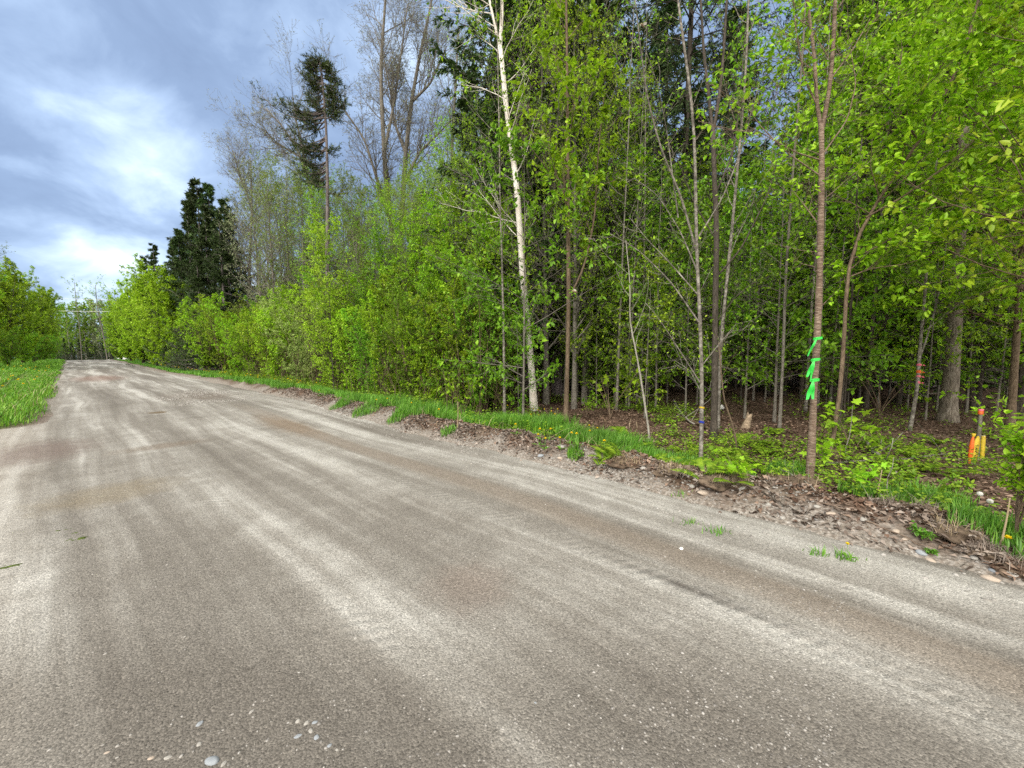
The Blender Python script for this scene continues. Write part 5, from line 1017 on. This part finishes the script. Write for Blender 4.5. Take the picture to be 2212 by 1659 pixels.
wrap(1516, 880, 5.7, 10.5, 3.2, 'yellow', 'yellow tape band round the bare grey stem'); wrap(1515.5, 911, 5.7, 10.8, 4.5, 'blue', 'blue tape band below the yellow one on the grey stem')
for px, py, hp, m, lab in [(1985.5, 788, 4, 'pink', 'highest pink band on the forked thin trunk'), (1984.5, 803, 6, 'orange', 'orange band between pink bands on the forked thin trunk'), (1984, 813, 4, 'pink', 'pink band just under the orange one'), (1983, 826, 4.5, 'pink', 'lowest pink band on the forked thin trunk')]:
    o = wrap(px, py, 7.8, 10, hp, m, lab, 'bands on the forked thin trunk'); V, F = kites(np.array([[.02, -.045, 0]]), norm(np.array([[.9, -.2, -.35]])), norm(np.array([[.2, 1., .3]])), np.array([.05]), np.array([.03])); build('tape_end', V, F, M[m], o)
# dandelions
def dandelion(kind):
    B = Bag(); P = np.array([[[0, 0, -.02], [.005, 0, .06], [.012, .004, .13]]]); B.add(*tubes(P, np.full((1, 3), .0022), 4)); o = B.put('dandelion', M['stalk'], smooth=True); g = rg(5)
    if kind == 'flower':
        n = 44; a = g.uniform(0, 6.283, n); e = g.uniform(.05, 1.2, n); d = np.stack([np.cos(a) * np.cos(e), np.sin(a) * np.cos(e), np.sin(e)], -1); nn = np.cross(d, np.stack([-np.sin(a), np.cos(a), 0 * a], -1)); V, F = kites(np.tile([[.012, .004, .13]], (n, 1)), d, -nn, np.full(n, .021), np.full(n, .009)); build('flower_head', V, F, M['petal'], o)
    else:
        V, F = blob(g, 3, .05, (.021, .021, .021)); build('seed_head', V + [.012, .004, .145], F, M['seed'], o)
    n = 7; a = g.uniform(0, 6.283, n); V, F = kites(np.zeros((n, 3)), norm(np.stack([np.cos(a), np.sin(a), .35 + 0 * a], -1)), np.tile([[0, 0, 1.]], (n, 1)), np.full(n, .10), np.full(n, .022)); build('leaf', V, F, M['grass'], o); return o
DF, DS = dandelion('flower'), dandelion('seed'); _used = set()
def put_dandelion(src, px, py, label, group, sc=1.0, lift=0.0):
    if src.name in _used: o = copy_tree(src, (0, 0, 0), 0, 1)
    else: o = src; _used.add(src.name)
    e = ground_pixel(px, py)
    o.location = e + [0, 0, lift]; o.scale = (sc, sc, sc); o.rotation_euler.z = RNG.uniform(0, 6.28); tag(o, label, 'dandelion', group)
for px, py in [(1098, 882), (1152, 890), (1163, 893), (1175, 891), (1190, 897), (1205, 892), (1148, 905), (1162, 908), (1198, 905)]: put_dandelion(DF, px, py + 18, 'yellow dandelion in the tall grass at the foot of the birch', 'dandelions at the foot of the birch', 1.25, .12)
for px, py in [(1115, 932), (1168, 945), (1187, 945), (1164, 957), (1177, 966), (1211, 966), (1274, 930), (1288, 936), (1274, 943), (1232, 955), (1246, 958), (1304, 975)]: put_dandelion(DF, px, py + 16, 'yellow dandelion in the grass lower down near the berm', 'dandelions in the grass above the berm', 1.2, .08)
for px, py in [(838, 874), (847, 872), (855, 870), (950, 902), (890, 885), (815, 872), (690, 850)]: put_dandelion(DF, px, py + 8, 'yellow dandelion at the foot of the shrubs left of the birch', 'dandelions left of the birch', 1.3, .06)
put_dandelion(DF, 2177, 1205, 'lone yellow dandelion low at the right edge', None, 1.15); put_dandelion(DF, 1832, 1205, 'lone drooping dandelion on the gravel road edge', None, .8)
put_dandelion(DS, 2114, 1100, 'white seed head on the left of two near the right edge', None, 1.2); put_dandelion(DS, 2133, 1118, 'white seed head on the right of two near the right edge', None, 1.2)
g = rg(77)
for k in range(44):
    t_ = -0.9 - 3.2 * g.random() ** 1.3; s_ = 17 + 26 * g.random() ** 1.1; x, y = xy(t_, s_); 
    if 1106 + FPX * x / y > 0:
        o = copy_tree(DF, (x, y, float(ground_z(x, y)) + .16), g.uniform(0, 6), 2.0)
        tag(o, 'yellow dandelion dotting the left verge grass', 'dandelion', 'dandelions on the left verge')
for k in range(52):
    s_ = 15 + 34 * g.random() ** 1.2; t_ = edge_right(s_) + 0.5 + 1.3 * g.random(); x, y = xy(t_, s_); o = copy_tree(DF, (x, y, float(ground_z(x, y)) + .10), g.uniform(0, 6), 1.9); tag(o, 'yellow dandelion on the far right verge below bright trees', 'dandelion', 'dandelions on the far right verge')
# maple seedlings and other plants standing singly
def seedling(px, py, hpx, nst, size, label, mat='maple', leafk='maple', spread=.5, nl=5, name='maple_seedling', seed=0, bl=.34):
    g = rg(700 + seed); c = ground_pixel(px, py); H = hpx / FPX * c[1]; o = bpy.data.objects.new(name, None); COL.objects.link(o); o.location = c; tag(o, label, 'seedling' if 'seed' in name else 'shrub'); W = Bag(); Lb = Bag()
    for k in range(nst):
        a = g.uniform(0, 6.283); h = H * g.uniform(.65, 1.0); u = np.linspace(0, 1, 7)[:, None]; P = np.concatenate([np.cos(a) * spread * h * u ** 1.4, np.sin(a) * spread * h * u ** 1.4, h * u], 1); P[:, :2] += .02 * h * np.cumsum(g.standard_normal((7, 2)), 0) * u; P = P[None]; r = np.linspace(1, .35, 7)[None] * (.004 + .005 * H); W.add(*tubes(P, r, 5))
        B1, R1, _ = spawn(g, P, r, nl, .45, 1.0, 62, 12, bl * h, .3, .15, .2, 4, .5, .5, None, .6); W.add(*tubes(B1, np.maximum(R1, .0012), 4))
        e = np.concatenate([B1[:, -1], B1[:, -2], P[:, -1]]); d = norm(np.concatenate([B1[:, -1] - B1[:, -2], g.standard_normal((len(B1), 3)), g.standard_normal((1, 3))])); d[:, 2] -= .35; d = norm(d); nn = np.array([0, 0, 1.]) + .3 * g.standard_normal(d.shape); nn = norm(nn - (nn * d).sum(1, keepdims=True) * d)
        L = size * (.7 + .5 * g.random(len(e)))
        if leafk == 'maple': Lb.add(*maples(e, d, nn, L))
        else: Lb.add(*leaf_cloud(g, B1, 6, size, .62, .1, 1.05, 'oval', -.1, .4))
    W.put('stem', M['bark_brown'], o, smooth=True); Lb.put('leaves', M[mat], o)
seedling(1318, 905, 105, 4, .13, 'bright maple seedling in the dark gap right of the brown trunk', seed=1); seedling(1768, 1020, 62, 2, .11, 'small maple seedling growing against the ribbon trunk', seed=2); seedling(1840, 985, 105, 3, .13, 'bright maple seedling right of the ribbon tree', seed=3); seedling(1815, 1010, 60, 3, .10, 'low yellow green maple seedling by the clumped stems', seed=4)
seedling(1865, 1060, 55, 3, .09, 'lowest maple seedling just behind the bank', seed=5); seedling(1265, 905, 60, 3, .09, 'leafy green seedling beside the brown trunk foot', 'green', 'oval', seed=6); seedling(1090, 900, 90, 3, .07, 'olive brown maple seedling left of the birch foot', 'olive', 'maple', seed=7); seedling(1000, 905, 95, 4, .085, 'green seedling in front of the shrubs left of the birch', 'lime', 'oval', seed=8)
seedling(1590, 1050, 70, 5, .075, 'yellow green bramble shoot behind the gravel mound', 'lime', 'maple', .6, seed=9, name='bramble_shoot'); seedling(1550, 1030, 55, 4, .065, 'small bramble shoot beside the banded stem', 'herb', 'maple', .6, seed=10, name='bramble_shoot'); seedling(2192, 1165, 300, 6, .05, 'leafy shrub at the right edge in front of the stakes', 'lime', 'oval', .10, 16, 'roadside_shrub', 11, .13); seedling(2245, 1210, 380, 7, .055, 'shrub cut off by the right edge of the frame', 'lime', 'oval', .18, 16, 'roadside_shrub', 12, .16)
seedling(2180, 1000, 175, 4, .075, 'broad leaved bush hanging over the orange topped post', 'bright', 'oval', .42, 6, 'roadside_shrub', 13); seedling(2050, 1080, 50, 5, .04, 'low green bush behind the seed heads', 'herb', 'oval', .6, 7, 'roadside_shrub', 14); seedling(1945, 1050, 45, 5, .04, 'low green bush behind the leafy bank', 'herb', 'oval', .6, 7, 'roadside_shrub', 15); seedling(1720, 900, 130, 4, .08, 'pale green bush between slim grey trunk and ribbon tree', 'green', 'oval', .6, 7, 'understory_shrub', 16)
seedling(1900, 900, 170, 5, .085, 'layered green bush left of the pink banded trunk', 'green', 'oval', .6, 8, 'understory_shrub', 17); seedling(1245, 990, 20, 5, .022, 'round dark green weed at the grass edge', 'grass', 'oval', .7, 7, 'weed_seedling', 18); seedling(1990, 1165, 30, 5, .028, 'dark green weed growing in the leafy bank', 'grass', 'oval', .7, 7, 'weed_seedling', 19); seedling(2012, 1200, 12, 5, .016, 'mossy green tuft beside the light stone', 'grass', 'oval', .7, 7, 'weed_seedling', 20)
for k, (px, py, lab) in enumerate([(1492, 1132, 'leftmost thin weed on the gravel edge'), (1548, 1152, 'thin weed on gravel right of the leftmost one'), (1770, 1200, 'spiky weed near the drooping dandelion'), (1828, 1208, 'weed under the drooping dandelion'), (1470, 1075, 'small weed in the gravel below the berm')]):
    c = ground_pixel(px, py); g = rg(800 + k); n = [26, 40, 34, 46, 18][k]; q = np.stack([g.normal(0, .05, n), g.normal(0, .03, n), 0 * g.random(n) - .005], -1); o = build('weed_tuft', *blades(g, q, .03 + .06 * g.random(n), .006 + .004 * g.random(n), .7, (0, 0)), M['grass']); o.location = c; tag(o, lab, 'weed', 'weeds on the gravel edge')
# power lines, marker post and gravel heap at the crest
def cable(Y, a, b_, sag, label):
    p, q = at_depth(*a, Y), at_depth(*b_, Y + 4); d = q - p; p, q = p - d * .55, q + d * .5; u = np.linspace(0, 1, 24)[:, None]; P = p + (q - p) * u; P[:, 2] -= sag * 4 * (u * (1 - u))[:, 0]; B = Bag(); B.add(*tubes(P[None], np.full((1, 24), .035), 5)); tag(B.put('overhead_cable', M['wire'], smooth=True), label, 'power line', 'overhead cables')
cable(88, (86, 639), (275, 645), .5, 'upper of the two cables crossing above the road crest'); cable(88, (100, 667), (275, 669), .5, 'lower of the two cables crossing above the road crest')
c = np.array([column(235, 84), 84.0, 0]); c[2] = float(ground_z(c[0], c[1])); V, F = tubes(np.array([[[0, 0, -.1], [0, 0, .5], [0, 0, .95]]]), np.array([[.14, .14, .13]]), 8); o = build('marker_post', V, F, M['white']); o.location = c; tag(o, 'short white post on the road crest', 'marker post')
c = np.array([column(259, 80), 80.0, 0]); c[2] = float(ground_z(c[0], c[1])); V, F = blob(rg(9), 4, .4, (1.7, 1.6, .85), 1.2); o = build('gravel_heap', V, F, M['gravel_heap'], smooth=True); o.location = c; tag(o, 'pale heap of crushed stone at the crest, right of the road', 'gravel heap')
# two moths on the wing
def moth(px, py, Y, s, label):
    c = at_depth(px, py, Y); root = bpy.data.objects.new('moth', None); COL.objects.link(root); root.location = c; root.rotation_euler = (.4, .3, RNG.uniform(0, 1)); root.scale = (s, s, s); tag(root, label, 'moth', 'moths in flight')
    V, F = blob(rg(2), 2, .1, (.9, .28, .26)); build('body', V, F, M['insect'], root, smooth=True)
    for sg in (1, -1): V, F = ovals(np.array([[.2, .15 * sg, .1]]), norm(np.array([[-.25, 1. * sg, .35]])), norm(np.array([[0, -.3 * sg, 1.]])), np.array([1.5]), np.array([1.0])); build('wing', V, F, M['wing'], root)
moth(1241, 630, 1.6, .014, 'tan moth hovering in front of the brown trunk'); moth(1388, 55, 1.5, .012, 'brown moth with spread wings high before the dark fir')

# ------------------------------------------------------------------ labels for the repeated trees: what it is, its place among its like, between which landmarks
ZONES = [(112, 'left of the road'), (262, 'above the road crest'), (440, 'left of the roadside spruces'), (706, 'between roadside spruces and ragged conifer'), (940, 'midway from ragged conifer to birch'), (1140, 'just left of the birch'), (1360, 'right of the birch'), (1520, 'left of the banded stem'), (1765, 'between banded stem and ribbon tree'), (1975, 'between ribbon and pink banded trees'), (9999, 'right of the pink banded tree')]
ORD = ['leftmost', 'second from left', 'third from left', 'fourth from left', 'fifth from left', 'sixth from left', 'seventh from left', 'eighth from left', 'ninth from left', 'tenth from left', 'eleventh from left', 'twelfth from left', 'thirteenth from left', 'fourteenth from left']
groups = {}
for o, desc in REG:
    if desc == 'deep': tag(o, 'dark spruce deep in the wood behind the leafy trees'); continue
    px = pix_of(np.array(o.location))[0]; z = next(n_ for e, n_ in ZONES if px < e); groups.setdefault((desc, z), []).append((px, o))
for (desc, z), lst in groups.items():
    lst.sort(key=lambda q: q[0])
    for i, (px, o) in enumerate(lst): o['label'] = f"{desc}, {ORD[min(i, 13)]}, {z}" if len(lst) > 1 else f"{desc}, {z}"
